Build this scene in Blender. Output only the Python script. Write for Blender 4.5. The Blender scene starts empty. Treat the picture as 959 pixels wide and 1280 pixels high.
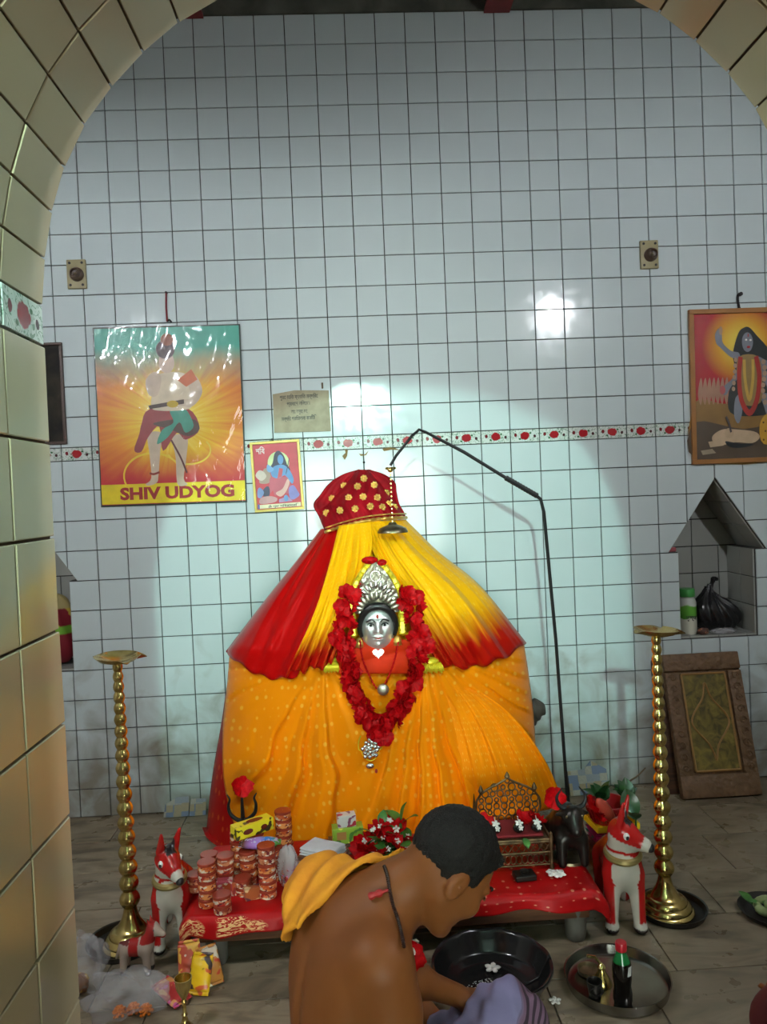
import bpy, bmesh, math, random
import numpy as np
from mathutils import Matrix, Vector
random.seed(7)
SC = bpy.context.scene
COL = SC.collection
PI = math.pi

# ------------------------------------------------------------------ camera
F = 967.0                      # focal length in pixels of the 959x1280 frame
YAW, PIT, ROL = .0398, -.0251, -.0437
CAM = np.array([0.0, -3.92, 1.565])
_cy, _sy = math.cos(YAW), math.sin(YAW)
FW = np.array([_sy*math.cos(PIT), _cy*math.cos(PIT), math.sin(PIT)])
_rt = np.array([_cy, -_sy, 0.0]); _up = np.cross(_rt, FW)
RT = math.cos(ROL)*_rt + math.sin(ROL)*_up
UP = -math.sin(ROL)*_rt + math.cos(ROL)*_up
cam_d = bpy.data.cameras.new('camera'); cam = bpy.data.objects.new('camera', cam_d); COL.objects.link(cam)
cam_d.sensor_fit = 'VERTICAL'; cam_d.sensor_height = 36.0; cam_d.lens = 36.0*F/1280.0
cam_d.clip_start = .05
cam.matrix_world = Matrix(((RT[0], UP[0], -FW[0], CAM[0]), (RT[1], UP[1], -FW[1], CAM[1]), (RT[2], UP[2], -FW[2], CAM[2]), (0, 0, 0, 1)))
SC.camera = cam
def ray(x, y): return FW + RT*(x-479.5)/F - UP*(y-640)/F
def W(x, y, Y=0.0):
    d = ray(x, y); return CAM + d*(Y-CAM[1])/d[1]
def Z(x, y, z=0.0):
    d = ray(x, y); return CAM + d*(z-CAM[2])/d[2]

# ------------------------------------------------------------------ world, exposure
wd = bpy.data.worlds.new('world'); SC.world = wd; wd.use_nodes = True
wd.node_tree.nodes['Background'].inputs[0].default_value = (.88, 1.0, .92, 1)
wd.node_tree.nodes['Background'].inputs[1].default_value = 10.5
SC.view_settings.view_transform = 'Standard'; SC.view_settings.look = 'None'
SC.view_settings.exposure = 0.58; SC.view_settings.gamma = 1.0
SC.view_settings.use_curve_mapping = False
LAMP_HALL = (0.09, -5.5, 2.70)      # the bulb in the hall behind the viewer: casts the arch and lampstand shadows
LAMP_L = (-1.60, -2.618, 2.80)       # two lamps on the inner face of the arch wall
LAMP_R = (1.77, -2.615, 3.0)
P_HALL, P_L, P_R = 2550.0, 80.0, 122.0   # emission strengths

# daylight comes into the hall by its street doorway; the portal only guides the sampling of the sky there
pl_d = bpy.data.lights.new('doorway_portal', 'AREA'); pl_d.shape = 'RECTANGLE'; pl_d.size = 2.6; pl_d.size_y = 2.2; pl_d.cycles.is_portal = True
pl_o = bpy.data.objects.new('doorway_portal', pl_d); COL.objects.link(pl_o); pl_o.location = (.15, -8.98, 1.1); pl_o.rotation_euler = (PI/2, 0, PI)

# ------------------------------------------------------------------ helpers
LABELS = {}
def put(name, me, mat=None, parent=None, loc=None, rot=None, scale=None):
    o = bpy.data.objects.new(name, me); COL.objects.link(o)
    if me is not None and mat is not None and not me.materials: me.materials.append(mat)
    if parent is not None: o.parent = parent
    if loc is not None: o.location = [float(v) for v in loc]
    if rot is not None: o.rotation_euler = rot
    if scale is not None: o.scale = scale if hasattr(scale, '__len__') else (scale,)*3
    return o
def tag(o, label, cat, group=None, kind=None):
    o['label'] = label; o['category'] = cat
    if group: o['group'] = group
    if kind: o['kind'] = kind
    if label in LABELS and not (group and LABELS[label] == group): print('DUPLICATE LABEL', label)
    LABELS[label] = group
    return o
def thing(name, label, cat, loc=(0, 0, 0), rz=0.0, group=None):
    o = put(name, None, None, None, loc, (0, 0, rz)); o.empty_display_size = .05
    return tag(o, label, cat, group)
def struct(o): o['kind'] = 'structure'; return o

class MB:
    def __init__(s): s.v = []; s.f = []; s.uv = None
    def add(s, vs, fs):
        n = len(s.v); s.v += [tuple(float(c) for c in v) for v in vs]; s.f += [tuple(i+n for i in f) for f in fs]; return s
    def box(s, c, d, rz=0.0, m=None):
        x, y, z = [k/2 for k in d]
        vs = [Vector((a*x, b*y, e*z)) for a, b, e in ((-1,-1,-1),(1,-1,-1),(1,1,-1),(-1,1,-1),(-1,-1,1),(1,-1,1),(1,1,1),(-1,1,1))]
        R = m if m is not None else Matrix.Rotation(rz, 3, 'Z')
        return s.add([R @ v + Vector(c) for v in vs], [(0,3,2,1),(4,5,6,7),(0,1,5,4),(1,2,6,5),(2,3,7,6),(3,0,4,7)])
    def bbox(s, c, d, b=.004, m=None):            # chamfered box
        x, y, z = [k/2 for k in d]; b = min(b, x*.9, y*.9, z*.9)
        bm = bmesh.new(); bmesh.ops.create_cube(bm, size=1)
        for v in bm.verts: v.co = Vector((v.co.x*2*x, v.co.y*2*y, v.co.z*2*z))
        bmesh.ops.bevel(bm, geom=bm.edges[:], offset=b, segments=2, affect='EDGES', profile=.5)
        bm.verts.index_update()
        vs = [v.co.copy() for v in bm.verts]; fs = [tuple(v.index for v in f.verts) for f in bm.faces]; bm.free()
        if m is not None: vs = [m @ v for v in vs]
        return s.add([v + Vector(c) for v in vs], fs)
    def tube(s, pts, r, n=8, caps=True):
        P = [Vector([float(c) for c in p]) for p in pts]; N = len(P)
        rr = r if hasattr(r, '__len__') else [r]*N
        t0 = (P[1]-P[0]).normalized(); a = Vector((0, 0, 1)) if abs(t0.z) < .9 else Vector((1, 0, 0))
        u = t0.cross(a).normalized(); vs = []
        for i in range(N):
            t = (P[min(i+1, N-1)]-P[max(i-1, 0)]).normalized()
            u = (u - t*u.dot(t)); u = u.normalized() if u.length > 1e-6 else t.orthogonal().normalized()
            w = t.cross(u)
            for k in range(n):
                an = 2*PI*k/n; vs.append(P[i] + (u*math.cos(an)+w*math.sin(an))*rr[i])
        fs = [(i*n+k, i*n+(k+1) % n, (i+1)*n+(k+1) % n, (i+1)*n+k) for i in range(N-1) for k in range(n)]
        if caps: fs += [tuple(range(n))[::-1], tuple(range((N-1)*n, N*n))]
        return s.add(vs, fs)
    def lathe(s, prof, n=24, c=(0, 0, 0), close=False):     # profile of (r, z)
        vs = []; N = len(prof)
        for r, z in prof:
            for k in range(n):
                a = 2*PI*k/n; vs.append((c[0]+max(r, 1e-4)*math.cos(a), c[1]+max(r, 1e-4)*math.sin(a), c[2]+z))
        fs = [(i*n+k, i*n+(k+1) % n, (i+1)*n+(k+1) % n, (i+1)*n+k) for i in range(N-1) for k in range(n)]
        if close: fs += [tuple(range(n))[::-1], tuple(range((N-1)*n, N*n))]
        return s.add(vs, fs)
    def ball(s, c, r, nu=12, nv=8, m=None):
        rx, ry, rz = r if hasattr(r, '__len__') else (r, r, r); vs = []
        for j in range(nv+1):
            th = PI*j/nv
            for i in range(nu):
                a = 2*PI*i/nu
                p = Vector((rx*math.sin(th)*math.cos(a), ry*math.sin(th)*math.sin(a), rz*math.cos(th)))
                if m is not None: p = m @ p
                vs.append(p + Vector([float(q) for q in c]))
        fs = [(j*nu+i, (j+1)*nu+i, (j+1)*nu+(i+1) % nu, j*nu+(i+1) % nu) for j in range(nv) for i in range(nu)]
        return s.add(vs, fs)
    def grid(s, fn, nu, nv):
        vs = [fn(i/nu, j/nv) for j in range(nv+1) for i in range(nu+1)]
        fs = [(j*(nu+1)+i, j*(nu+1)+i+1, (j+1)*(nu+1)+i+1, (j+1)*(nu+1)+i) for j in range(nv) for i in range(nu)]
        s.uv = [(i/nu, j/nv) for j in range(nv+1) for i in range(nu+1)]
        return s.add(vs, fs)
    def poly(s, pts): n = len(pts); return s.add(pts, [tuple(range(n))])
    def prism(s, pts, y0, y1):                    # xz outline pushed along y
        n = len(pts)
        vs = [(p[0], y0, p[1]) for p in pts] + [(p[0], y1, p[1]) for p in pts]
        fs = [tuple(range(n)), tuple(range(2*n-1, n-1, -1))] + [(i, i+n, (i+1) % n+n, (i+1) % n) for i in range(n)]
        return s.add(vs, fs)
    def mesh(s, name='mesh', smooth=False, fix=True):
        me = bpy.data.meshes.new(name); me.from_pydata(s.v, [], s.f)
        if s.uv is not None and len(s.uv) == len(s.v):
            ul = me.uv_layers.new(name='UVMap')
            vi = np.empty(len(me.loops), dtype=np.int32); me.loops.foreach_get('vertex_index', vi)
            ul.data.foreach_set('uv', np.array(s.uv, dtype=np.float32)[vi].ravel())
        if fix and s.uv is None:
            bm = bmesh.new(); bm.from_mesh(me); bmesh.ops.remove_doubles(bm, verts=bm.verts, dist=1e-6)
            bmesh.ops.recalc_face_normals(bm, faces=bm.faces); bm.to_mesh(me); bm.free()
        if smooth:
            me.polygons.foreach_set('use_smooth', [True]*len(me.polygons))
            if smooth != 'full': me.set_sharp_from_angle(angle=math.radians(38 if smooth is True else smooth))
        return me
    def build(s, name, mat, parent=None, smooth=False, solid=0.0, **k):
        o = put(name, s.mesh(name, smooth), mat, parent, **k)
        if solid:
            m = o.modifiers.new('thickness', 'SOLIDIFY'); m.thickness = solid; m.offset = 0
        return o

def lerp(a, b, t): return a + (b-a)*t
def plin(pts, t):                                  # polyline by index fraction
    n = len(pts)-1; f = min(max(t, 0), 1)*n; i = min(int(f), n-1); f -= i
    return tuple(lerp(pts[i][k], pts[i+1][k], f) for k in range(len(pts[0])))
def spl(pts, n):                                   # catmull-rom samples
    P = [np.array(p, float) for p in pts]; P = [2*P[0]-P[1]] + P + [2*P[-1]-P[-2]]; out = []
    segs = len(P)-3
    for s_ in range(n+1):
        f = s_/n*segs; i = min(int(f), segs-1); t = f-i; a, b, c, d = P[i:i+4]
        out.append(.5*((2*b)+(-a+c)*t+(2*a-5*b+4*c-d)*t*t+(-a+3*b-3*c+d)*t**3))
    return out
def splf(pts, t):
    P = [np.array(p, float) for p in pts]; P = [2*P[0]-P[1]] + P + [2*P[-1]-P[-2]]
    segs = len(P)-3; f = min(max(t, 0), 1)*segs; i = min(int(f), segs-1); t = f-i; a, b, c, d = P[i:i+4]
    return .5*((2*b)+(-a+c)*t+(2*a-5*b+4*c-d)*t*t+(-a+3*b-3*c+d)*t**3)
def clip(poly, a, b, c):                           # keep a*x+b*y<=c
    out = []
    for i in range(len(poly)):
        p, q = poly[i], poly[(i+1) % len(poly)]
        dp, dq = a*p[0]+b*p[1]-c, a*q[0]+b*q[1]-c
        if dp <= 0: out.append(p)
        if (dp < 0 < dq) or (dq < 0 < dp):
            t = dp/(dp-dq); out.append((lerp(p[0], q[0], t), lerp(p[1], q[1], t)))
    return out
def area(poly): return .5*abs(sum(poly[i][0]*poly[(i+1) % len(poly)][1]-poly[(i+1) % len(poly)][0]*poly[i][1] for i in range(len(poly))))

# implicit surfaces -> one continuous mesh
def surfnet(fn, lo, hi, h):
    lo = np.array(lo, float); n = np.ceil((np.array(hi)-lo)/h).astype(int)+1
    ax = [lo[i]+h*np.arange(n[i]) for i in range(3)]
    V = np.empty(n)
    for i in range(n[0]):
        Y_, Z_ = np.meshgrid(ax[1], ax[2], indexing='ij')
        P = np.stack([np.full(Y_.size, ax[0][i]), Y_.ravel(), Z_.ravel()], 1)
        V[i] = fn(P).reshape(n[1], n[2])
    S = V < 0
    m = n-1
    cnt = np.zeros(m); pos = np.zeros(tuple(m)+(3,))
    offs = [(a, b, c) for a in (0, 1) for b in (0, 1) for c in (0, 1)]
    def sl(o): return tuple(slice(o[k], o[k]+m[k]) for k in range(3))
    for o in offs:
        for k in range(3):
            if o[k]: continue
            p = list(o); p[k] = 1
            v0, v1 = V[sl(o)], V[sl(p)]
            x = (v0 < 0) != (v1 < 0)
            t = np.where(x, v0/np.where(x, v0-v1, 1), 0)
            cnt += x
            for q in range(3): pos[..., q] += np.where(x, o[q] + (t if q == k else 0), 0)
    act = cnt > 0
    idx = -np.ones(m, int); idx[act] = np.arange(act.sum())
    I = np.argwhere(act)
    vs = lo + h*(I + pos[act]/cnt[act][:, None])
    fs = []
    for k in range(3):
        o1, o2 = [(1, 2), (2, 0), (0, 1)][k]
        a = [slice(1, -1)]*3; a[k] = slice(0, -1); b = [slice(1, -1)]*3; b[k] = slice(1, None)
        A, B = S[tuple(a)], S[tuple(b)]
        e = np.argwhere(A != B)
        if not len(e): continue
        off = np.array([1, 1, 1]); off[k] = 0; e = e+off
        fl = S[tuple(e.T)]
        d1 = np.zeros(3, int); d1[o1] = 1; d2 = np.zeros(3, int); d2[o2] = 1
        q = np.stack([idx[tuple((e-d1-d2).T)], idx[tuple((e-d2).T)], idx[tuple(e.T)], idx[tuple((e-d1).T)]], 1)
        q[~fl] = q[~fl][:, ::-1]
        fs.append(q)
    return vs, np.concatenate(fs)
def sdf_mesh(name, fn, lo, hi, h, color=None):
    vs, fs = surfnet(fn, lo, hi, h)
    me = bpy.data.meshes.new(name); me.from_pydata(vs.tolist(), [], fs.tolist())
    me.polygons.foreach_set('use_smooth', [True]*len(me.polygons))
    if color is not None:
        ca = me.color_attributes.new('Col', 'FLOAT_COLOR', 'POINT')
        c = np.concatenate([color(vs), np.ones((len(vs), 1))], 1).astype(np.float32)
        ca.data.foreach_set('color', c.ravel())
    return me
def d_cap(P, a, b, ra, rb):
    a = np.array(a, float); b = np.array(b, float); ab = b-a
    t = np.clip(((P-a)@ab)/(ab@ab), 0, 1)
    return np.linalg.norm(P-a-t[:, None]*ab, axis=1)-(ra+(rb-ra)*t)
def d_ell(P, c, r, B=None):
    q = P-np.array(c, float)
    if B is not None: q = q@np.array(B, float).T     # rows of B = local axes
    r = np.array(r, float)
    k0 = np.linalg.norm(q/r, axis=1); k1 = np.linalg.norm(q/(r*r), axis=1)
    return k0*(k0-1)/np.maximum(k1, 1e-9)
def smin(a, b, k):
    h = np.maximum(k-np.abs(a-b), 0)/k
    return np.minimum(a, b)-h*h*k*.25
def smax(a, b, k): return -smin(-a, -b, k)

# ------------------------------------------------------------------ materials
MATS = {}
class NT:
    def __init__(s, m): s.t = m.node_tree; s.n = s.t.nodes; s.l = s.t.links
    def new(s, typ, **k):
        n = s.n.new(typ)
        for a, b in k.items(): setattr(n, a, b)
        return n
    def link(s, a, b): s.l.new(a, b)
    def noise(s, vec, scale, detail=3.0, dist=0.0, rough=.5):
        n = s.new('ShaderNodeTexNoise'); n.inputs['Scale'].default_value = scale; n.inputs['Detail'].default_value = detail
        n.inputs['Distortion'].default_value = dist; n.inputs['Roughness'].default_value = rough
        if vec is not None: s.link(vec, n.inputs['Vector'])
        return n.outputs['Fac']
    def vor(s, vec, scale, feature='F1', out='Distance', rnd=1.0):
        n = s.new('ShaderNodeTexVoronoi'); n.feature = feature; n.inputs['Scale'].default_value = scale; n.inputs['Randomness'].default_value = rnd
        if vec is not None: s.link(vec, n.inputs['Vector'])
        return n.outputs[out]
    def wave(s, vec, scale, dist=0.0, det=2.0, dirn='X', dscale=1.0):
        n = s.new('ShaderNodeTexWave'); n.inputs['Scale'].default_value = scale; n.inputs['Distortion'].default_value = dist
        n.inputs['Detail'].default_value = det; n.bands_direction = dirn; n.inputs['Detail Scale'].default_value = dscale
        if vec is not None: s.link(vec, n.inputs['Vector'])
        return n.outputs['Fac']
    def ramp(s, fac, stops, interp='LINEAR'):
        n = s.new('ShaderNodeValToRGB'); e = n.color_ramp.elements; n.color_ramp.interpolation = interp
        while len(e) < len(stops): e.new(.5)
        for i, (p, c) in enumerate(stops): e[i].position = p; e[i].color = (*c, 1) if len(c) == 3 else c
        s.link(fac, n.inputs[0]); return n.outputs[0]
    def math(s, op, a, b=None, c=None):
        n = s.new('ShaderNodeMath', operation=op)
        for i, v in enumerate((a, b, c)):
            if v is None: continue
            if hasattr(v, 'is_linked') or hasattr(v, 'links'): s.link(v, n.inputs[i])
            else: n.inputs[i].default_value = v
        return n.outputs[0]
    def mix(s, fac, a, b, mode='MIX'):
        n = s.new('ShaderNodeMix', data_type='RGBA', blend_type=mode)
        for i, v in ((0, fac), (6, a), (7, b)):
            if hasattr(v, 'links'): s.link(v, n.inputs[i])
            elif i == 0: n.inputs[i].default_value = v
            else: n.inputs[i].default_value = (*v, 1) if len(v) == 3 else v
        return n.outputs[2]
    def sep(s, vec):
        n = s.new('ShaderNodeSeparateXYZ'); s.link(vec, n.inputs[0]); return n.outputs
    def mapping(s, vec, loc=(0, 0, 0), rot=(0, 0, 0), scale=(1, 1, 1)):
        n = s.new('ShaderNodeMapping'); s.link(vec, n.inputs[0])
        n.inputs[1].default_value = loc; n.inputs[2].default_value = rot; n.inputs[3].default_value = scale; return n.outputs[0]
    def bump(s, h, strength, dist=.002):
        n = s.new('ShaderNodeBump'); n.inputs['Strength'].default_value = strength; n.inputs['Distance'].default_value = dist
        s.link(h, n.inputs['Height']); s.link(n.outputs[0], s.b.inputs['Normal']); return n
def mat(name, col=(.8, .8, .8), rough=.5, metal=0.0, build=None, spec=.5, **k):
    if name in MATS: return MATS[name]
    m = bpy.data.materials.new(name); m.use_nodes = True; MATS[name] = m
    t = NT(m); t.b = t.n['Principled BSDF']; b = t.b
    b.inputs['Base Color'].default_value = (*col, 1); b.inputs['Roughness'].default_value = rough; b.inputs['Metallic'].default_value = metal
    b.inputs['Specular IOR Level'].default_value = spec
    for a, v in k.items(): b.inputs[a.replace('_', ' ')].default_value = v
    tc = t.new('ShaderNodeTexCoord'); t.obj = tc.outputs['Object']; t.uvv = tc.outputs['UV']
    t.gen = tc.outputs['Generated']; g = t.new('ShaderNodeNewGeometry'); t.pos = g.outputs['Position']
    t.base = b.inputs['Base Color']; t.rou = b.inputs['Roughness']
    if build: build(t)
    else:                                              # a little mottling so that nothing is one dead flat colour
        f = t.noise(t.obj, 14, 4)
        t.link(t.ramp(f, [(.3, tuple(c*.86 for c in col)), (.7, tuple(min(c*1.1, 1) for c in col))]), t.base)
    return m
def rnd(t):
    o = t.new('ShaderNodeObjectInfo'); return o.outputs['Random']
# ------------------------------------------------------------------ room materials
def _tile(base, dirt=True):
    def f(t):
        r = rnd(t); n = t.noise(t.pos, 2.3, 4)
        c = t.mix(t.math('MULTIPLY', r, .35), base, tuple(x*.86 for x in base))
        c = t.mix(t.math('MULTIPLY', n, .22), c, (base[0]*.8, base[1]*.84, base[2]*.82))
        if dirt:                                        # grime splashed up from the floor and worn patches
            z = t.sep(t.pos)[2]
            d = t.noise(t.pos, 5.5, 6, .6)
            k = t.ramp(t.math('SUBTRACT', d, t.math('MULTIPLY', z, .55)), [(.16, (0, 0, 0)), (.56, (1, 1, 1))])
            c = t.mix(t.math('MULTIPLY', k, .85), c, (.21, .18, .125))
        t.link(c, t.base)
        s = t.noise(t.pos, 30, 5)
        t.link(t.ramp(s, [(.35, (.07,)*3), (.75, (.20,)*3)]), t.rou)
        t.bump(t.noise(t.pos, 9, 2), .05, .004)
    return f
M_TILE = mat('glazed_white_tile', rough=.1, build=_tile((.60, .69, .70)))
M_NTILE = mat('soiled_shaded_niche_tile', rough=.3, build=_tile((.36, .37, .34)))  # base darkened for soiling and, painted in, for the shade inside the niches
M_ATILE = mat('glazed_cream_tile', rough=.1, build=_tile((.48, .39, .25), False))
M_GROUT = mat('dark_grout', (.05, .05, .045), .9)
M_AGROUT = mat('brown_grout', (.07, .04, .02), .9)
def _border(base):
    def f(t):
        x, y, z = t.sep(t.obj)
        nz = t.noise(t.pos, 75, 3)
        jit = t.math('MULTIPLY', t.math('SUBTRACT', nz, .5), .022)
        def spot(cx, cz, rx, rz_, soft=.12):
            a = t.math('POWER', t.math('DIVIDE', t.math('SUBTRACT', x, cx), rx), 2.0)
            b = t.math('POWER', t.math('DIVIDE', t.math('SUBTRACT', z, cz), rz_), 2.0)
            d = t.math('ADD', t.math('SQRT', t.math('ADD', a, b)), t.math('MULTIPLY', jit, 28.0))
            return t.ramp(d, [(1-soft, (1, 1, 1)), (1.0, (0, 0, 0))])
        vine = t.ramp(t.math('ABSOLUTE', t.math('SUBTRACT', t.noise(t.pos, 48, 1, 1.2), .5)), [(.015, (1, 1, 1)), (.04, (0, 0, 0))])
        c = t.mix(t.math('MULTIPLY', vine, .8), base, (.10, .22, .13))
        c = t.mix(spot(-.048, .004, .008, .010), c, (.16, .015, .02))
        c = t.mix(spot(.050, -.004, .007, .008), c, (.06, .02, .025))
        c = t.mix(spot(.028, .012, .006, .005), c, (.05, .14, .06))
        c = t.mix(spot(-.026, -.016, .006, .005), c, (.05, .14, .06))
        c = t.mix(spot(0, 0, .026, .021), c, (.34, .012, .018))
        t.link(c, t.base); t.rou.default_value = .12
    return f
M_BORDER = mat('floral_border_tile', build=_border((.62, .68, .64)))
def _marble(t):
    r = rnd(t)
    p = t.new('ShaderNodeVectorMath', operation='ADD'); t.link(t.pos, p.inputs[0])
    cr = t.new('ShaderNodeCombineXYZ'); t.link(t.math('MULTIPLY', r, 40.0), cr.inputs[0]); t.link(t.math('MULTIPLY', r, 17.0), cr.inputs[1]); t.link(cr.outputs[0], p.inputs[1])
    v = p.outputs[0]
    w = t.noise(t.mapping(v, rot=(0, 0, .5), scale=(1.2, 3.4, 1)), 3.2, 7, 1.4)
    c = t.ramp(w, [(.30, (.055, .038, .022)), (.44, (.18, .14, .088)), (.60, (.29, .24, .16)), (.75, (.16, .105, .06))])
    c = t.mix(t.math('MULTIPLY', r, .5), c, (.20, .165, .115))
    st = t.ramp(t.noise(t.pos, 1.7, 5), [(.45, (0, 0, 0)), (.75, (1, 1, 1))])
    c = t.mix(t.math('MULTIPLY', st, .5), c, (.12, .085, .05))
    t.link(c, t.base)
    t.link(t.ramp(t.noise(t.pos, 12, 4), [(.3, (.22,)*3), (.7, (.5,)*3)]), t.rou)
M_MARBLE = mat('worn_marble_slab', build=_marble)
def _conc(t):
    n = t.noise(t.pos, 6, 6, .4)
    t.link(t.ramp(n, [(.3, (.045, .05, .04)), (.7, (.12, .125, .10))]), t.base); t.rou.default_value = .9
    t.bump(n, .4, .01)
M_CONC = mat('stained_concrete', build=_conc)
M_BEAM = mat('red_painted_steel', (.16, .012, .012), .5)
M_PLASTER = mat('pale_plaster', (.42, .41, .37), .85)

# ------------------------------------------------------------------ tiles
T = .15; X0 = -.8325; ZT = 3.956; ZB = 1.856; BH = .066; GAP = .0044
def tile_mesh(name, poly, th=.008, bev=.0016):
    """tile in its own frame: x along, z up, front at -y; poly is convex, around the origin"""
    n = len(poly); cx = sum(p[0] for p in poly)/n; cz = sum(p[1] for p in poly)/n
    w = max(max(abs(p[0]-cx), abs(p[1]-cz)) for p in poly); k = max(0.0, 1-bev/max(w, 1e-3))
    back = [(p[0], 0, p[1]) for p in poly]; mid = [(p[0], -th+bev, p[1]) for p in poly]
    fr = [(cx+(p[0]-cx)*k, -th, cz+(p[1]-cz)*k) for p in poly]
    if sum(poly[i][0]*poly[(i+1) % n][1]-poly[(i+1) % n][0]*poly[i][1] for i in range(n)) < 0:
        back.reverse(); mid.reverse(); fr.reverse()
    vs = back+mid+fr
    fs = [tuple(range(2*n, 3*n))]
    for a in (0, n):
        fs += [(a+i, a+(i+1) % n, a+n+(i+1) % n, a+n+i) for i in range(n)]
    me = bpy.data.meshes.new(name); me.from_pydata(vs, [], fs); return me
def rect(w, h): return [(-w/2, -h/2), (w/2, -h/2), (w/2, h/2), (-w/2, h/2)]
TM = {}
def shared_tile(w, h, m):
    k = (round(w, 4), round(h, 4), m.name)
    if k not in TM:
        TM[k] = tile_mesh('tile', rect(w-GAP, h-GAP)); TM[k].materials.append(m)
    return TM[k]

# ------------------------------------------------------------------ back wall with its two niches
NI = [dict(a=1.870, x0=1.665, x1=2.072, e0=1.613, e1=2.128, nm='r'), dict(a=-1.645, x0=-1.85, x1=-1.428, e0=-1.90, e1=-1.388, nm='l')]
NZ0, NZ1, NZA, ND = .743, 1.192, 1.568, .30
def niche_loop(n): return [(n['x0'], NZ0), (n['x1'], NZ0), (n['x1'], NZ1), (n['e1'], NZ1), (n['a'], NZA), (n['e0'], NZ1), (n['x0'], NZ1)]
WX0, WX1, WTOP = -2.45, 2.75, 4.20
bm = bmesh.new()
def loop(pts):
    vs = [bm.verts.new((p[0], 0, p[1])) for p in pts]
    return [bm.edges.new((vs[i], vs[(i+1) % len(vs)])) for i in range(len(vs))]
ed = loop([(WX0, -.02), (WX1, -.02), (WX1, WTOP), (WX0, WTOP)])
for n in NI: ed += loop(niche_loop(n))
bmesh.ops.triangle_fill(bm, edges=ed, use_beauty=True, use_dissolve=False)
for n in NI:                                            # reveals and back of each niche
    L = niche_loop(n)
    f = [bm.verts.new((p[0], 0, p[1])) for p in L]; b = [bm.verts.new((p[0], ND, p[1])) for p in L]
    for i in range(7): bm.faces.new((f[i], f[(i+1) % 7], b[(i+1) % 7], b[i]))
    bm.faces.new(b)
ring = [(WX0, -.02), (WX1, -.02), (WX1, WTOP), (WX0, WTOP)]     # outer thickness
f = [bm.verts.new((p[0], 0, p[1])) for p in ring]; b = [bm.verts.new((p[0], .45, p[1])) for p in ring]
for i in range(4): bm.faces.new((f[i], f[(i+1) % 4], b[(i+1) % 4], b[i]))
bm.faces.new(b)
bmesh.ops.remove_doubles(bm, verts=bm.verts, dist=1e-5)
bmesh.ops.recalc_face_normals(bm, faces=bm.faces)
me = bpy.data.meshes.new('wall_back'); bm.to_mesh(me); bm.free()
wall = struct(put('wall_back', me, M_GROUT))
# the strip of bare concrete over the tiles
struct(MB().box(((WX0+WX1)/2, -.006, (ZT+.001+WTOP)/2), (WX1-WX0, .02, WTOP-ZT-.002)).build('trim_1', M_CONC))

rows = [(ZT-T*(r+1), ZT-T*r, 0) for r in range(14)] + [(ZB-BH, ZB, 1)]
z = ZB-BH
while z > .01: rows.append((max(z-T, .0), z, 0)); z -= T
cand = []
for (z0, z1, kind) in rows:
    for k in range(-11, 24):
        x0, x1 = X0+T*k, X0+T*(k+1)
        if x1 < WX0+.02 or x0 > WX1-.02: continue
        x0, x1 = max(x0, WX0), min(x1, WX1)
        pol = [[(x0+GAP/2, z0+GAP/2), (x1-GAP/2, z0+GAP/2), (x1-GAP/2, z1-GAP/2), (x0+GAP/2, z1-GAP/2)]]; cut = False
        for n in NI:
            if x1 <= n['e0'] or x0 >= n['e1'] or z0 >= NZA or z1 <= NZ0+.004: continue
            cut = True; out = []
            for p in pol:
                if z1 <= NZ1+.01:
                    out += [clip(p, 1, 0, n['x0']-.001), clip(p, -1, 0, -n['x1']-.001)]
                else:
                    h = NZA-NZ1
                    dl = (n['a']-n['e0'])/h; dr = (n['e1']-n['a'])/h
                    if x0 < n['a']-.01: out.append(clip(clip(p, 1, 0, n['a']) if x1 > n['a']+.01 else p, 1, -dl, n['e0']-dl*NZ1-.001))
                    if x1 > n['a']+.01: out.append(clip(clip(p, -1, 0, -n['a']) if x0 < n['a']-.01 else p, -1, -dr, -n['e1']-dr*NZ1-.001))
            pol = [p for p in out if len(p) > 2 and area(p) > 2e-5]
        for p in pol: cand.append((p, kind, cut, z1-z0, x1-x0))
def hidden(cx, cz):
    # outside what the arch lets the photograph see, or behind the idol and the large poster
    d = np.array([cx, 0, cz])-CAM; zz = d@FW; px = 479.5+F*(d@RT)/zz; py = 640-F*(d@UP)/zz
    if px < 42 or px > 962 or py < 0 or py > 1030: return True
    if py < 300 and px < 262-262*(py/258)+40*0 and ((px-262)**2/(212.**2)+(py-258)**2/(262.**2) > 1): return True
    if px > 800 and (py < (px-795)*.9): return True
    if py > 600 and abs(px-470) < 30+max(0, py-640)*.85 and abs(px-470) < 178: return True
    if 125 < px < 298 and 415 < py < 622: return True
    return False
cand = [(hidden(sum(q[0] for q in c[0])/len(c[0]), sum(q[1] for q in c[0])/len(c[0])), abs(sum(q[1] for q in c[0])/len(c[0])-1.5), i, c) for i, c in enumerate(cand)]
cand.sort(key=lambda q: (q[0], q[1], q[2]))
rt_ = random.Random(3)
cnt = 0; bcnt = 0; sv, sf = [], []
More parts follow.
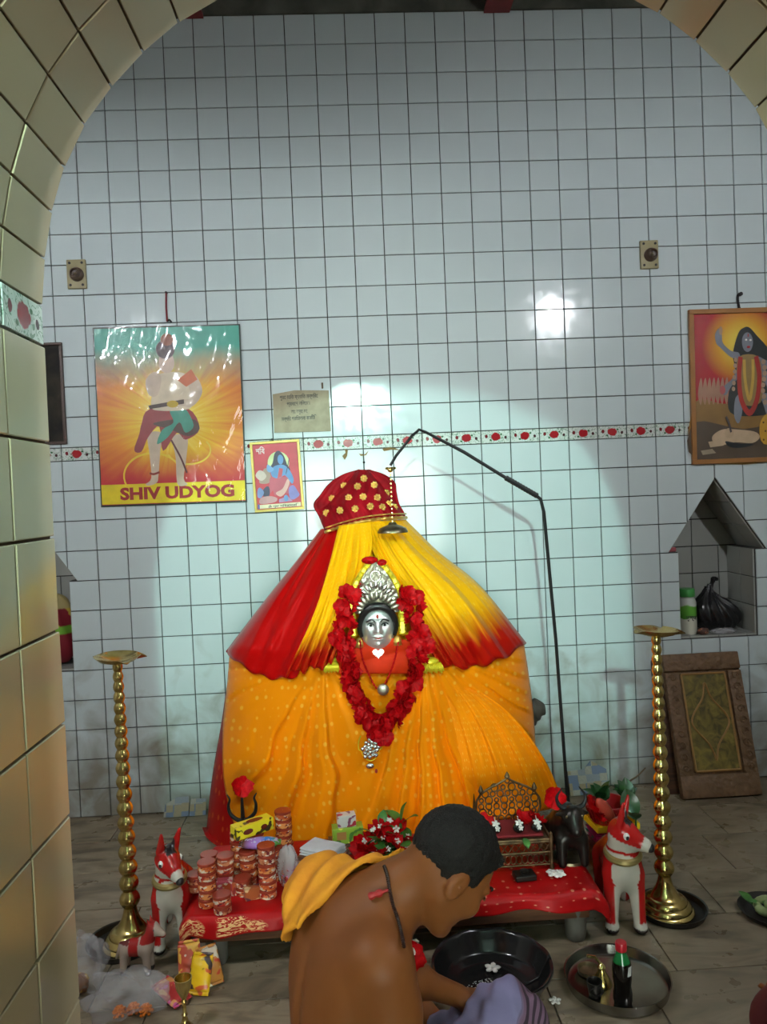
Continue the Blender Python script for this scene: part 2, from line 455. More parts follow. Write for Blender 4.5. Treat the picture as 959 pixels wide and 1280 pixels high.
for hid, _, i, (p, kind, cut, hh, ww) in cand:
    cx = sum(q[0] for q in p)/len(p); cz = sum(q[1] for q in p)/len(p)
    tx, tz, dy = rt_.gauss(0, .0045), rt_.gauss(0, .0045), rt_.uniform(-.0007, .0007)
    R = Matrix.Rotation(tx, 4, 'X') @ Matrix.Rotation(tz, 4, 'Z')
    if kind or (not hid and cnt < 300):
        if cut: tm = tile_mesh('tile', [(q[0]-cx, q[1]-cz) for q in p]); tm.materials.append(M_TILE)
        else: tm = shared_tile(ww, hh, M_BORDER if kind else M_TILE)
        o = put('border_tile' if kind else 'tile', tm, None, wall, (cx, -.0008+dy, cz)); o.rotation_euler = R.to_euler()
        if not kind: cnt += 1
    else:
        tm = tile_mesh('tmp', [(q[0]-cx, q[1]-cz) for q in p]); n0 = len(sv); Mx = Matrix.Translation((cx, -.0008+dy, cz)) @ R
        sv += [tuple(Mx @ v.co) for v in tm.vertices]; sf += [tuple(a+n0 for a in f.vertices) for f in tm.polygons]
        bpy.data.meshes.remove(tm)
mb = MB(); mb.v = sv; mb.f = sf
o = mb.build('tiling', M_TILE, wall); o['kind'] = 'stuff'
# tiles inside the niches
for n in NI:
    xs = [X0+T*k for k in range(-9, 24)]
    for (z0, z1) in ((.743, .893), (.893, 1.043), (1.043, 1.192)):
        cc = [n['x0']] + [x for x in xs if n['x0']+.01 < x < n['x1']-.01] + [n['x1']]
        for a, b in zip(cc[:-1], cc[1:]):
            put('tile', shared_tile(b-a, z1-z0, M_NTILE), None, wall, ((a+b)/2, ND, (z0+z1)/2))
        for sx, rz in ((n['x0'], PI/2), (n['x1'], -PI/2)):
            for (y0, y1) in ((.008, .15), (.15, ND-.009)):
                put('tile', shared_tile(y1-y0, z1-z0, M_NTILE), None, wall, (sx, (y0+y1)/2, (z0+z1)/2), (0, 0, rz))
    for (y0, y1) in ((.002, .15), (.15, ND-.009)):
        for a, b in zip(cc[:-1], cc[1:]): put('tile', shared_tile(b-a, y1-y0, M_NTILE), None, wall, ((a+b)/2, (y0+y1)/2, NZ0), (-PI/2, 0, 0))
    h = NZA-NZ1                                         # back of the gable
    for a, b in ((n['e0'], n['a']), (n['a'], n['e1'])):
        for z0 in (1.192, 1.342, 1.492):
            p = [(a+.002, z0+.003), (b-.002, z0+.003), (b-.002, min(z0+.147, NZA)), (a+.002, min(z0+.147, NZA))]
            if a == n['e0']: d = (n['a']-a)/h; p = clip(p, -1, d, -a+d*NZ1-.006)
            else: d = (b-n['a'])/h; p = clip(p, 1, d, b+d*NZ1-.006)
            if len(p) > 2 and area(p) > 3e-5:
                cx = sum(q[0] for q in p)/len(p); cz = sum(q[1] for q in p)/len(p)
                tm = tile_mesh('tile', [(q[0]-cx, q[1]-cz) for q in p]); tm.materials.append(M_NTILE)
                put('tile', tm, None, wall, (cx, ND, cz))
    for sgn in (-1, 1):                                 # sloping roof of the niche
        e = n['e0'] if sgn < 0 else n['e1']; sl = math.hypot(n['a']-e, h); nrm = math.atan2(h, n['a']-e)
        for k in range(3):
            for (y0, y1) in ((.008, .15), (.15, ND-.009)):
                t0, t1 = k/3, (k+1)/3; tm_ = (t0+t1)/2
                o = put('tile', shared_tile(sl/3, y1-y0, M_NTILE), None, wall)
                ux = Vector((n['a']-e, 0, h)).normalized()*(1 if sgn < 0 else -1); vy = Vector((0, 1, 0)); nn = ux.cross(vy)
                if nn.z > 0: nn = -nn
                Mx = Matrix((ux, -nn, vy)).transposed().to_4x4()
                if Mx.determinant() < 0: Mx = Matrix((-ux, -nn, vy)).transposed().to_4x4()
                Mx.translation = (lerp(e, n['a'], tm_), (y0+y1)/2, lerp(NZ1, NZA, tm_)); o.matrix_local = Mx

# ------------------------------------------------------------------ the arch wall that the view passes through
AY1, AY0 = -2.66, -3.11                                  # inner and outer face
AXC = .146; AXL = -.486
arcpts = [(-.486, 1.886), (-.478, 1.96), (-.462, 2.035), (-.438, 2.105), (-.403, 2.172), (-.358, 2.230), (-.304, 2.284), (-.240, 2.334), (-.180, 2.366), (-.09, 2.405), (.03, 2.438), (AXC, 2.449)]
half = [tuple(p) for p in spl(arcpts, 60)]
full = half + [(2*AXC-p[0], p[1]) for p in half[::-1][1:]]
prof = [(AXL, -.02)] + full + [(2*AXC-AXL, -.02)]
TH = .010
bm = bmesh.new()
op = [(p[0], p[1]) for p in prof]
outer = [(WX1+.2, -.02), (WX1+.2, WTOP), (WX0-.2, WTOP), (WX0-.2, -.02)]
pts = op + outer
def off(p, i):                                           # wall body stands back behind the tiles
    return p
v0 = [bm.verts.new((p[0], AY0, p[1])) for p in pts]; v1 = [bm.verts.new((p[0], AY1, p[1])) for p in pts]
N_ = len(pts)
e0 = [bm.edges.new((v0[i], v0[(i+1) % N_])) for i in range(N_)]; e1 = [bm.edges.new((v1[i], v1[(i+1) % N_])) for i in range(N_)]
bmesh.ops.triangle_fill(bm, edges=e0); bmesh.ops.triangle_fill(bm, edges=e1)
for i in range(N_): bm.faces.new((v0[i], v0[(i+1) % N_], v1[(i+1) % N_], v1[i]))
bmesh.ops.recalc_face_normals(bm, faces=bm.faces)
me = bpy.data.meshes.new('wall_front'); bm.to_mesh(me); bm.free()
me.materials.append(M_PLASTER); me.materials.append(M_AGROUT)
for pl in me.polygons:
    if abs(pl.normal.y) < .5: pl.material_index = 1
arch = struct(put('wall_front', me))
# soffit and jamb tiles: local x runs along the depth, z along the arch, front faces into the opening
def soffit(p, q, y0, y1, m, name='tile'):
    a = np.array(p); b = np.array(q); d = b-a; Lh = np.linalg.norm(d); d /= Lh
    nx = np.array([d[1], -d[0]])                         # into the opening when going up the left jamb
    c = (a+b)/2
    o = put(name, shared_tile(y1-y0, Lh, m), None, arch)
    ux = Vector((0, 1, 0)); vz = Vector((d[0], 0, d[1])); ny = Vector((-nx[0], 0, -nx[1]))
    Mx = Matrix((ux, ny, vz)).transposed()
    if Mx.determinant() < 0: ux = -ux; Mx = Matrix((ux, ny, vz)).transposed()
    Mx = Mx @ Matrix.Rotation(rt_.gauss(0, .006), 3, 'X') @ Matrix.Rotation(rt_.gauss(0, .006), 3, 'Z')
    Mx = Mx.to_4x4(); Mx.translation = (c[0], (y0+y1)/2, c[1]); o.matrix_local = Mx
cols = [(AY1-T*(k+1), AY1-T*k) for k in range(3)]
zl = [1.886, 1.821, 1.667, 1.517, 1.367, 1.217, 1.067, .917, .767, .617, .467, .317, .167, .017]
for j in range(len(zl)-1):
    for (y0, y1) in cols:
        soffit((AXL, zl[j+1]), (AXL, zl[j]), y0, y1, M_BORDER if j == 0 else M_ATILE, 'border_tile' if j == 0 else 'tile')
        soffit((2*AXC-AXL, zl[j]), (2*AXC-AXL, zl[j+1]), y0, y1, M_BORDER if j == 0 else M_ATILE, 'border_tile' if j == 0 else 'tile')
arr = np.array(full); sg = np.r_[0, np.cumsum(np.linalg.norm(np.diff(arr, axis=0), axis=1))]
nt = int(round(sg[-1]/.0755)); ss = np.linspace(0, sg[-1], nt+1)
ap = np.stack([np.interp(ss, sg, arr[:, 0]), np.interp(ss, sg, arr[:, 1])], 1)
for j in range(nt):
    for (y0, y1) in cols: soffit(ap[j], ap[j+1], y0, y1, M_ATILE)

# ------------------------------------------------------------------ side walls, ceiling, beams, floor slabs
struct(MB().box((WX0-.1, -1.30, 2.09), (.2, 2.72, 4.22)).build('wall_left', M_PLASTER))
struct(MB().box((WX1+.1, -1.30, 2.09), (.2, 2.72, 4.22)).build('wall_right', M_PLASTER))
struct(MB().box((.15, -1.36, 4.26), (5.6, 3.9, .12)).build('ceiling', M_CONC))
for i, x in enumerate((-2.21, -.69, .83, 2.35)):
    struct(MB().box((x, -1.33, 4.075), (.015, 2.62, .25)).box((x, -1.33, 3.945), (.13, 2.62, .018)).box((x, -1.33, 4.19), (.13, 2.62, .018)).build('trim_%d' % (i+2), M_BEAM))
flo = struct(MB().box((.15, -4.5, -.06), (6.6, 10.2, .08)).build('floor', M_AGROUT))
sm = {}
rf = random.Random(5)
def slab(x0, x1, y0, y1):
    w, d = x1-x0, y1-y0; k = (round(w, 3), round(d, 3))
    if k not in sm:
        b_ = MB().bbox((0, 0, -.013), (w-.004, d-.004, .024), .0015); sm[k] = b_.mesh('slab'); sm[k].materials.append(M_MARBLE)
    put('slab', sm[k], None, flo, ((x0+x1)/2, (y0+y1)/2, rf.uniform(-.0008, 0)))
yy = 0.0; j = 0
while yy > -3.3:
    d = .305; x = -2.44 - (.31 if j % 2 else 0) - (.12 if j % 3 == 2 else 0)
    while x < 2.74:
        w = (.62, .62, .31)[(j*5+int((x+3)*3)) % 3]
        a, b = max(x, -2.44), min(x+w, 2.74)
        if b-a > .03: slab(a, b, yy-d, yy)
        x += w
    yy -= d; j += 1
hall = MB().box((.15, -6.3, -.012), (6.2, 5.9, .022)).build('oxide_screed', mat('red_oxide_floor', (.10, .035, .022), .4), flo)

M_HALLP = mat('dark_ochre_hall_paint', (.13, .10, .075), .8)
# the hall outside the arch, open to the street by a wide doorway
struct(MB().box((-3.05, -6.1, 1.6), (.2, 6.0, 3.24)).build('wall_hall_left', M_HALLP))
struct(MB().box((3.35, -6.1, 1.6), (.2, 6.0, 3.24)).build('wall_hall_right', M_HALLP))
struct(MB().box((.15, -6.1, 3.25), (6.6, 6.0, .1)).build('ceiling_hall', M_CONC))
struct(MB().box((-2.1, -9.1, 1.6), (1.9, .2, 3.2)).box((2.4, -9.1, 1.6), (1.9, .2, 3.2)).box((.15, -9.1, 2.7), (2.6, .2, 1.0)).build('wall_hall_end', M_HALLP))

# ------------------------------------------------------------------ lamps
def emis(name, col, s):
    m = bpy.data.materials.new(name); m.use_nodes = True; t = m.node_tree; b = t.nodes['Principled BSDF']
    b.inputs['Base Color'].default_value = (.8, .8, .8, 1); b.inputs['Emission Color'].default_value = (*col, 1); b.inputs['Emission Strength'].default_value = s
    return m
M_WHITEP = mat('white_plastic', (.6, .6, .58), .4)
def bulb(loc, label, col, s, r=.05, arm=None, shade=0):
    t = thing('led_bulb', label, 'lamp', loc)
    MB().ball((0, 0, 0), (r, r, r*1.15), 16, 12).build('glass_globe', emis('glow', col, s), t, True)
    MB().lathe([(.010, .12), (.016, .12), (.017, .09), (.014, r*.95), (.010, r*.9)], 16).build('socket', M_WHITEP, t, True)
    if shade: MB().bbox((0, .040, .036), (.17, .155, .005), .002).build('added_shade_plate', M_WHITEP, t)  # added plate above the bulb, cuts its light on the upper wall
    if arm: MB().tube([(0, 0, .125), arm[0], arm[1]], .006).build('bracket', M_WHITEP, t)
    else: MB().tube([(0, 0, .12), (0, 0, .5)], .004).build('flex', M_WHITEP, t)
    return t
t = thing('hall_bulb_added_bowl', 'upright bulb in the hall outside the arch over an added bowl that blocks its downward light', 'lamp', LAMP_HALL)
MB().ball((0, 0, 0), (.036, .036, .042), 18, 12).build('glass_globe', emis('hall_glow', (.58, 1.0, .88), P_HALL*2.75), t, True)
MB().lathe([(.001, -.155), (.05, -.155), (.17, -.140), (.236, -.118), (.240, -.115), (.236, -.112), (.16, -.132), (.05, -.146), (.001, -.146)], 48).build('bowl', mat('grey_enamel', (.20, .20, .19), .5), t, True)  # added opaque bowl, stops downward light where the viewer's body would shade
MB().lathe([(.001, -.146), (.020, -.146), (.020, -.06), (.016, -.036), (.012, -.034)], 16).build('socket', M_WHITEP, t, True)
for k in range(3):
    a = k*2*PI/3+.5; MB().tube([(.236*math.cos(a), .236*math.sin(a), -.114), (0, 0, .40)], .002, 5).build('chain', M_WHITEP, t)
MB().tube([(0, 0, .40), (0, 0, .51)], .004).build('flex', M_WHITEP, t)
t = thing('tube_light', 'short glowing tube fitting on the inner arch wall facing the orange poster', 'lamp', LAMP_L)
MB().bbox((0, -.012, .062), (.42, .05, .05), .006).build('batten', M_WHITEP, t)
MB().tube([(-.18, 0, 0), (.18, 0, 0)], .018, 12).build('tube', emis('tube_glow', (.93, .96, 1.0), P_L*6), t, True)
MB().bbox((0, .050, .030), (.44, .18, .006), .002).build('added_top_shade', M_WHITEP, t)  # added plate over the tube, keeps its light off the upper wall
MB().box((-.19, .0, .008), (.02, .045, .06)).build('cap', M_WHITEP, t); MB().box((.19, .0, .008), (.02, .045, .06)).build('cap', M_WHITEP, t)
bulb(LAMP_R, 'small globe bulb on a bracket high on the inner arch wall', (.93, .95, 1.0), P_R*12, .03, ((0, -.02, .115), (0, -.044, .115)), .075)
# ------------------------------------------------------------------ the draped idol against the back wall
def _silk(base, dots, sc, amt, rough=.42, hem=None, spec=.35):
    def f(t):
        u = t.mapping(t.uvv, scale=(sc[0], sc[1], 1))
        d = t.vor(u, 1.0, rnd=.35)
        dm = t.ramp(d, [(.16, (1, 1, 1)), (.27, (0, 0, 0))])
        n = t.noise(t.pos, 7, 4)
        c = t.mix(t.math('MULTIPLY', n, .55), base, (base[0]*.80, base[1]*.66, base[2]*.6))
        c = t.mix(t.math('MULTIPLY', dm, amt), c, dots)
        if hem:
            y = t.sep(t.uvv)[1]
            k = t.math('ADD', y, t.math('MULTIPLY', t.math('SUBTRACT', t.noise(t.mapping(t.uvv, scale=(26, 3, 1)), 1.0, 3), .5), .16))
            c = t.mix(t.ramp(k, [(hem[0], (0, 0, 0)), (hem[1], (1, 1, 1))]), c, hem[2])
        t.link(c, t.base); t.rou.default_value = rough
        t.b.inputs['Specular IOR Level'].default_value = spec; t.b.inputs['Specular Tint'].default_value = (*[min(1, q*1.6+.1) for q in base], 1)
        t.bump(t.noise(t.mapping(t.uvv, scale=(220, 60, 1)), 1.0, 2), .12, .002)
    return f
M_ORANGE = mat('orange_brocade_silk', build=_silk((1.0, .285, .003), (1.0, .50, .06), (40, 24), .65))
M_YELLOW = mat('yellow_red_tie_dyed_silk', build=_silk((1.0, .50, .004), (1.0, .66, .08), (30, 26), .45, .38, (.74, .90, (.42, .004, .003))))
M_REDSATIN = mat('red_satin', build=_silk((.46, .003, .003), (.55, .012, .006), (40, 30), .3, .30, None, .3))
M_REDCLOTH = mat('red_brocade', build=_silk((.40, .004, .004), (.7, .16, .03), (22, 16), .5, .5))
def _veil(t):
    n = t.noise(t.pos, 11, 4)
    t.link(t.ramp(n, [(.3, (.22, .002, .006)), (.7, (.44, .006, .014))]), t.base); t.rou.default_value = .6
    t.b.inputs['Specular IOR Level'].default_value = .1
    t.b.inputs['Alpha'].default_value = .93
    t.bump(t.noise(t.pos, 60, 3), .3, .004)
M_VEIL = mat('red_net_veil', build=_veil)
M_GOLD = mat('gold_zari', (.80, .50, .12), .35, .8)
M_TINSEL = mat('yellow_tinsel', (.85, .68, .03), .3, .35)
M_SILVER = mat('polished_silver', (.82, .80, .76), .26, 1.0)
M_OLDSILVER = mat('embossed_silver', (.62, .58, .46), .35, .9)
M_BLACKP = mat('black_paint', (.012, .010, .010), .35)
M_WHITE = mat('white_paint', (.75, .74, .70), .4)
M_LIP = mat('red_paint', (.45, .03, .02), .4)
M_SASH = mat('vermilion_cloth', (.66, .030, .004), .65, spec=.15)
def _petal(t):
    n = t.noise(t.obj, 90, 3)
    t.link(t.ramp(n, [(.3, (.30, .0008, .002)), (.7, (.60, .003, .006))]), t.base); t.rou.default_value = .5
    t.b.inputs['Specular IOR Level'].default_value = .12
M_PETAL = mat('hibiscus_petal', build=_petal)
M_STAMEN = mat('stamen_yellow', (.85, .55, .05), .5)
M_LEAF = mat('green_leaf', build=lambda t: (t.link(t.ramp(t.noise(t.obj, 40, 4), [(.3, (.02, .09, .015)), (.7, (.06, .20, .03))]), t.base), setattr(t.rou, 'default_value', .4)))
M_DLEAF = mat('dark_green_leaf', build=lambda t: (t.link(t.ramp(t.noise(t.obj, 40, 4), [(.3, (.008, .035, .010)), (.7, (.025, .08, .02))]), t.base), setattr(t.rou, 'default_value', .3)))

idol = thing('draped_idol', 'tall tent-like idol robed in yellow, orange and red silk with a silver face', 'idol', (.08, -.36, 0))
IB = Vector((.08, -.36, 0))
def ipart(name, mb, m, parent=None, smooth='full', solid=0.0):
    mb.v = [(x-IB.x, y-IB.y, z-IB.z) for x, y, z in mb.v]
    return mb.build(name, m, parent or idol, smooth, solid)
YC = -.27
SIL_L = [(446, 590), (402, 640), (400, 662), (368, 705), (332, 750), (285, 812), (284, 860), (277, 910), (268, 970), (261, 1030), (257, 1100)]
SIL_R = [(462, 590), (503, 640), (507, 650), (548, 690), (600, 732), (655, 800), (663, 860), (668, 910), (669, 960), (670, 1030), (672, 1100)]
RYS = [(590, .06), (640, .16), (660, .18), (705, .25), (750, .32), (812, .40), (860, .42), (960, .46), (1100, .52)]
def interp_y(tab, y, k):
    return float(np.interp(y, [p[0] for p in tab], [p[1] for p in tab])) if k is None else float(np.interp(y, [p[1] for p in tab], [p[0] for p in tab]))
def idepth(px, py, dr=0.0):
    l = interp_y(SIL_L, py, 0); r = interp_y(SIL_R, py, 0)
    n = max(-1.0, min(1.0, (px-(l+r)/2)/max((r-l)/2, 1)))
    return YC - (interp_y(RYS, py, None)+dr)*(1-abs(n)**2.2)**.5
def ipt(px, py, d=0.0, dr=0.0, zmin=.012):
    p = W(px, py, idepth(px, py, dr)-d); p = p.copy(); p[2] = max(p[2], zmin); return p
def drape(EL, ER, fold, nu, nv, dr=0.0, hem=None):
    def fn(u, v):
        a = splf(EL, v); b = splf(ER, v)
        x, y = lerp(a[0], b[0], u), lerp(a[1], b[1], u)
        if hem: y += hem(u)*v**3
        return tuple(ipt(x, y, fold(u, v, x, y), dr))
    return MB().grid(fn, nu, nv)
def crease(x, p=.6): return abs(math.sin(x))**p
def saw(x, w=.10):
    f = x-math.floor(x); return f/(1-w) if f < 1-w else (1-f)/w
def rnoise(x, s): return math.sin(x*1.7+s)+.6*math.sin(x*3.9+s*2.1)+.35*math.sin(x*7.7+s*.7)
# inner core robe
ipart('inner_robe', drape([(402, 668), (350, 740), (296, 820), (292, 900)], [(505, 656), (590, 735), (645, 805), (655, 900)],
      lambda u, v, x, y: -.03 + .004*rnoise(u*40, 1), 80, 40), M_YELLOW)
# lower robe
def fold_low(u, v, x, y):
    wr = 1/(1+math.exp(-(x-478)/14)); s = 0
    for w_, (cx, cy), N_, ph in ((wr, (530, 806), 11, .4), (1-wr, (404, 816), 4.6, 1.0)):
        dx, dy = x-cx, max(y-cy, 1); r = math.hypot(dx, dy); a = math.atan2(dx, dy)
        k = min(r/170, 1)
        aw = a*N_+ph+.5*math.sin(a*5.3+ph)+.16*rnoise(r/70, ph)
        s += w_*k*(.050*(saw(aw*.55*(-1 if ph < .5 else 1), .10)-.5)+.022*rnoise(a*3.1, ph)*.6+.008*(saw(aw*1.3+.3, .15)-.5)+.010*(crease(aw*.8, .5)-.5))
    return s
ipart('lower_robe', drape([(288, 812), (284, 860), (279, 910), (279, 965), (287, 1010), (304, 1060), (320, 1100)], [(655, 806), (663, 860), (668, 910), (669, 960), (670, 1030), (672, 1100)], fold_low, 200, 100, .015), M_ORANGE, solid=.004)
# red underskirt showing at the left edge
ipart('underskirt', drape([(287, 838), (277, 905), (266, 970), (259, 1035), (256, 1100)], [(350, 838), (365, 905), (380, 970), (390, 1035), (395, 1100)],
      lambda u, v, x, y: -.030+.008*crease(u*9+v*2)-.05*u, 40, 50, .0), M_REDCLOTH, solid=.004)
# orange tail that sweeps out to the right over the platform
def tail(u, v):
    a = splf([(548, 838), (562, 890), (575, 950), (588, 1030)], v); b = splf([(556, 840), (630, 885), (678, 945), (707, 1008)], v)
    x, y = lerp(a[0], b[0], u), lerp(a[1], b[1], u)
    d0 = idepth(a[0], a[1], .015)-fold_low(0, 0, a[0], a[1])
    q = W(x, y, lerp(d0+.004, -.60, u**1.6)-.03*math.sin(u*PI)*v-v*(.030*(saw(-u*3.6+.4, .12)-.5)+.006*(saw(-u*8.3+.1*math.sin(v*4), .15)-.5))*min(1, u*4))
    return tuple(q)
ipart('robe_tail', MB().grid(tail, 70, 50), M_ORANGE, solid=.004)
# upper mantle, left and right, open in front
def fold_up(ph, N_):
    def f(u, v, x, y):
        w_ = u*N_+ph+.7*math.sin(u*N_*.63+ph*3)+.5*math.sin(v*2.2+u*3)
        return .016+.034*v + v**.8*(.040*(saw(w_*.5, .12)-.5)+.020*(crease(w_, .55)-.6)+.012*rnoise(u*4.3, ph)) + .010*(saw(w_*1.2+.3, .15)-.5)*min(1, v*2+.3)
    return f
def hemw(ph): return lambda u: 3.0*math.sin(u*17+ph)+2*math.sin(u*31+ph)
ipart('red_mantle', drape([(401, 662), (368, 705), (332, 750), (283, 814)], [(436, 654), (422, 716), (400, 780), (372, 844)], fold_up(.3, 2.6), 70, 60, .02,
      lambda u: 16*math.sin(u*PI)**.8+2*math.sin(u*22)), M_REDSATIN, solid=.004)
ipart('yellow_mantle', drape([(424, 657), (409, 716), (389, 775), (356, 842)], [(464, 652), (464, 692), (446, 745), (414, 832)], fold_up(1.3, 4), 70, 60, .062, hemw(1)), M_YELLOW, solid=.004)
ipart('yellow_mantle', drape([(455, 652), (468, 692), (500, 750), (547, 828)], [(507, 650), (548, 690), (600, 732), (658, 802)], fold_up(2.0, 9), 100, 60, .022,
      lambda u: 17*math.sin(u*PI)**.7+2.5*math.sin(u*26)), M_YELLOW, solid=.004)
# red net veil over the top with a gold hem and gold motifs
VL = [(448, 587), (427, 594), (411, 605), (401, 618), (392, 631), (399, 646), (407, 665)]; VR = [(462, 587), (481, 593), (494, 603), (496, 615), (499, 629), (504, 638), (508, 647)]
vl = drape(VL, VR, lambda u, v, x, y: .024+.014*rnoise(u*9, .5)*v+.012*crease(u*8+v*2.5)*v, 60, 40, .02, lambda u: -5*math.sin(u*PI))
veil = ipart('net_veil', vl, M_VEIL, solid=.003)
hemp = []
for i in range(41):
    u = i/40; a, b = VL[-1], VR[-1]; x, y = lerp(a[0], b[0], u), lerp(a[1], b[1], u)-5*math.sin(u*PI)
    hemp.append(ipt(x, y, .030+.014*rnoise(u*9, .5)+.012*crease(u*8+2.5), .02))
ipart('gold_hem', MB().tube(hemp, [.008+.002*math.sin(i*2.2) for i in range(41)], 8), M_GOLD, veil)
ipart('gold_hem', MB().tube([p+np.array([0, -.003, .018]) for p in hemp], [.0035]*41, 6), M_GOLD, veil)
for (x, y) in ((430, 607), (455, 598), (468, 606), (483, 616), (436, 622), (454, 621), (472, 622), (415, 623), (425, 638), (444, 636), (463, 633), (486, 630), (493, 634), (408, 641), (478, 634), (447, 608)):
    c = Vector(ipt(x, y, .044, .02)); b = MB()
    for k in range(7):
        an = 2*PI*k/7; b.ball(c+Vector((.011*math.cos(an), 0, .011*math.sin(an))), (.0065, .003, .0065), 6, 4)
    b.ball(c, (.007, .004, .007), 6, 4); ipart('gold_motif', b, M_GOLD, veil)
# silver face
FC = Vector(W(472, 783, -.755))                # centre of the face
def facept(u, v):
    """u across -1..1, v from chin -1 to brow 1"""
    w = .068*(1-.16*max(0, -v)**1.6-.05*v*v)*math.sqrt(max(0, 1-.55*max(0, abs(v)-.55)**2/.2))
    x = u*w; z = v*.088
    d = .056*math.sqrt(max(0, 1-u*u*.96))*math.sqrt(max(0, 1-.80*v*v))
    g = lambda cx, cz, sx, sz: math.exp(-((u-cx)/sx)**2-((v-cz)/sz)**2)
    d += .020*math.exp(-(u/.15)**2)*max(0, min(1, (.42-v)/.5))*(1 if v > -.12 else math.exp(-((v+.12)/.07)**2))
    d += .007*(g(-.17, -.13, .1, .08)+g(.17, -.13, .1, .08))
    d -= .010*(g(-.42, .17, .2, .12)+g(.42, .17, .2, .12)); d += .008*(g(-.42, .17, .13, .07)+g(.42, .17, .13, .07))
    d += .006*(g(-.42, .36, .28, .07)+g(.42, .36, .28, .07))
    d += .007*g(0, -.38, .25, .055)+.007*g(0, -.50, .2, .05)-.006*g(0, -.44, .28, .022)
    d += .008*g(0, -.78, .25, .14)+.006*(g(-.5, -.2, .25, .25)+g(.5, -.2, .25, .25))
    return (FC.x+x, FC.y-d, FC.z+z)
face = ipart('silver_face', MB().grid(lambda a, b: facept(a*2-1, b*2-1), 60, 70), mat('satin_silver', (.80, .79, .77), .38, .75), solid=.004)
def on_face(pts, dy=.0): return [(lambda p: (p[0], p[1]-dy-.0042, p[2]))(facept(u, v)) for u, v in pts]
for s in (-1, 1):
    eye = MB().poly(on_face([(s*(.42+.17*math.cos(a)), .165+.065*math.sin(a)) for a in np.linspace(0, 2*PI, 16, endpoint=False)], .002))
    e = ipart('eye', eye, M_WHITE, face, False)
    ipart('iris', MB().poly(on_face([(s*.42+.085*math.cos(a), .165+.066*math.sin(a)) for a in np.linspace(0, 2*PI, 12, endpoint=False)], .003)), M_BLACKP, face, False)
    ipart('eyelid_line', MB().tube(on_face([(s*(.22+.42*k/8), .17+.085*math.sin(PI*k/8)) for k in range(9)], .002), .0024, 5), M_BLACKP, face)
    ipart('eyebrow', MB().tube(on_face([(s*(.16+.52*k/8), .32+.10*math.sin(PI*(k/8)**.8)) for k in range(9)], .001), .0032, 5), M_BLACKP, face)
ipart('lips', MB().tube(on_face([(-.24+.48*k/8, -.44+.02*math.cos(k*PI/4)) for k in range(9)], -.001), [.001, .003, .004, .0042, .004, .0042, .004, .003, .001], 6), M_LIP, face)
ipart('forehead_mark', MB().ball(on_face([(0, .55)])[0], (.006, .003, .009), 8, 6), M_LIP, face)
ipart('hair', MB().tube([(FC.x+.074*math.cos(a), FC.y-.034-.022*math.sin(a), FC.z+.004+.088*math.sin(a)) for a in np.linspace(-.45, PI+.45, 26)], [.008+.009*math.sin(PI*i/25) for i in range(26)], 8), M_BLACKP, face)
# embossed silver crown
CZ = FC.z+.062
def crown_half(t):                              # half width against height 0..1
    return float(np.interp(t, [0, .18, .38, .6, .8, .93, 1], [.088, .092, .086, .066, .040, .016, .003]))
def crown(u, v):
    h = crown_half(v); x = (u*2-1)*h; z = .205*v
    rel = .0035*math.sin(v*42)*math.sin((u*2-1)*13)+.003*math.sin(abs(u*2-1)*9+v*16)
    hole = max(0, 1-((x/.060)**2+((z-.0)/.062)**2))
    return (FC.x+x, FC.y-.020-.034*math.sqrt(max(0, 1-(x/.1)**2))+.05*v-rel+.02*min(1, hole*3), CZ+z)
cr = ipart('embossed_crown', MB().grid(crown, 50, 60), M_OLDSILVER, solid=.005)
for k in range(11):                              # fan of leaves over the brow
    a = lerp(.12*PI, .88*PI, k/10); c = Vector((FC.x+.078*math.cos(a), FC.y-.060, CZ-.004+.078*math.sin(a)))
    m = Matrix.Rotation(PI/2-a, 3, 'Y')
    ipart('crown_leaf', MB().ball(c, (.009, .006, .019), 8, 6, m), M_OLDSILVER, cr)
for k in range(7):
    a = lerp(.2*PI, .8*PI, k/6); c = Vector((FC.x+.06*math.cos(a), FC.y-.040, CZ+.045+.07*math.sin(a)))
    ipart('crown_leaf', MB().ball(c, (.008, .006, .020), 8, 6, Matrix.Rotation(PI/2-a, 3, 'Y')), M_SILVER, cr)
ipart('crown_medallion', MB().tube([(FC.x+.020*math.cos(a), FC.y-.030, CZ+.148+.022*math.sin(a)) for a in np.linspace(0, 2*PI, 20)], .004, 6), M_SILVER, cr)
for s in (-1, 1):                                # tinsel down both sides of the crown
    tp = [(FC.x+s*(crown_half(v)+.012), FC.y-.022+.03*v+.004*math.sin(v*60), CZ+.205*v) for v in np.linspace(-.45, 1.0, 46)]
    ipart('tinsel_edge', MB().tube(tp, [.011+.006*abs(math.sin(i*1.9))*(1-i/60) for i in range(46)], 6), M_TINSEL, cr, False)
ipart('earring', MB().lathe([(.001, .02), (.008, .015), (.016, 0), (.018, -.02), (.004, -.024)], 12, (FC.x-.078, FC.y-.03, FC.z-.055)), M_GOLD)
ipart('earring', MB().lathe([(.001, .02), (.008, .015), (.016, 0), (.018, -.02), (.004, -.024)], 12, (FC.x+.078, FC.y-.03, FC.z-.055)), M_GOLD)
ipart('brow_flower', MB().ball((FC.x-.02, FC.y-.005, CZ+.212), (.035, .02, .016), 10, 6).ball((FC.x+.03, FC.y-.005, CZ+.20), (.02, .015, .014), 10, 6), M_PETAL)
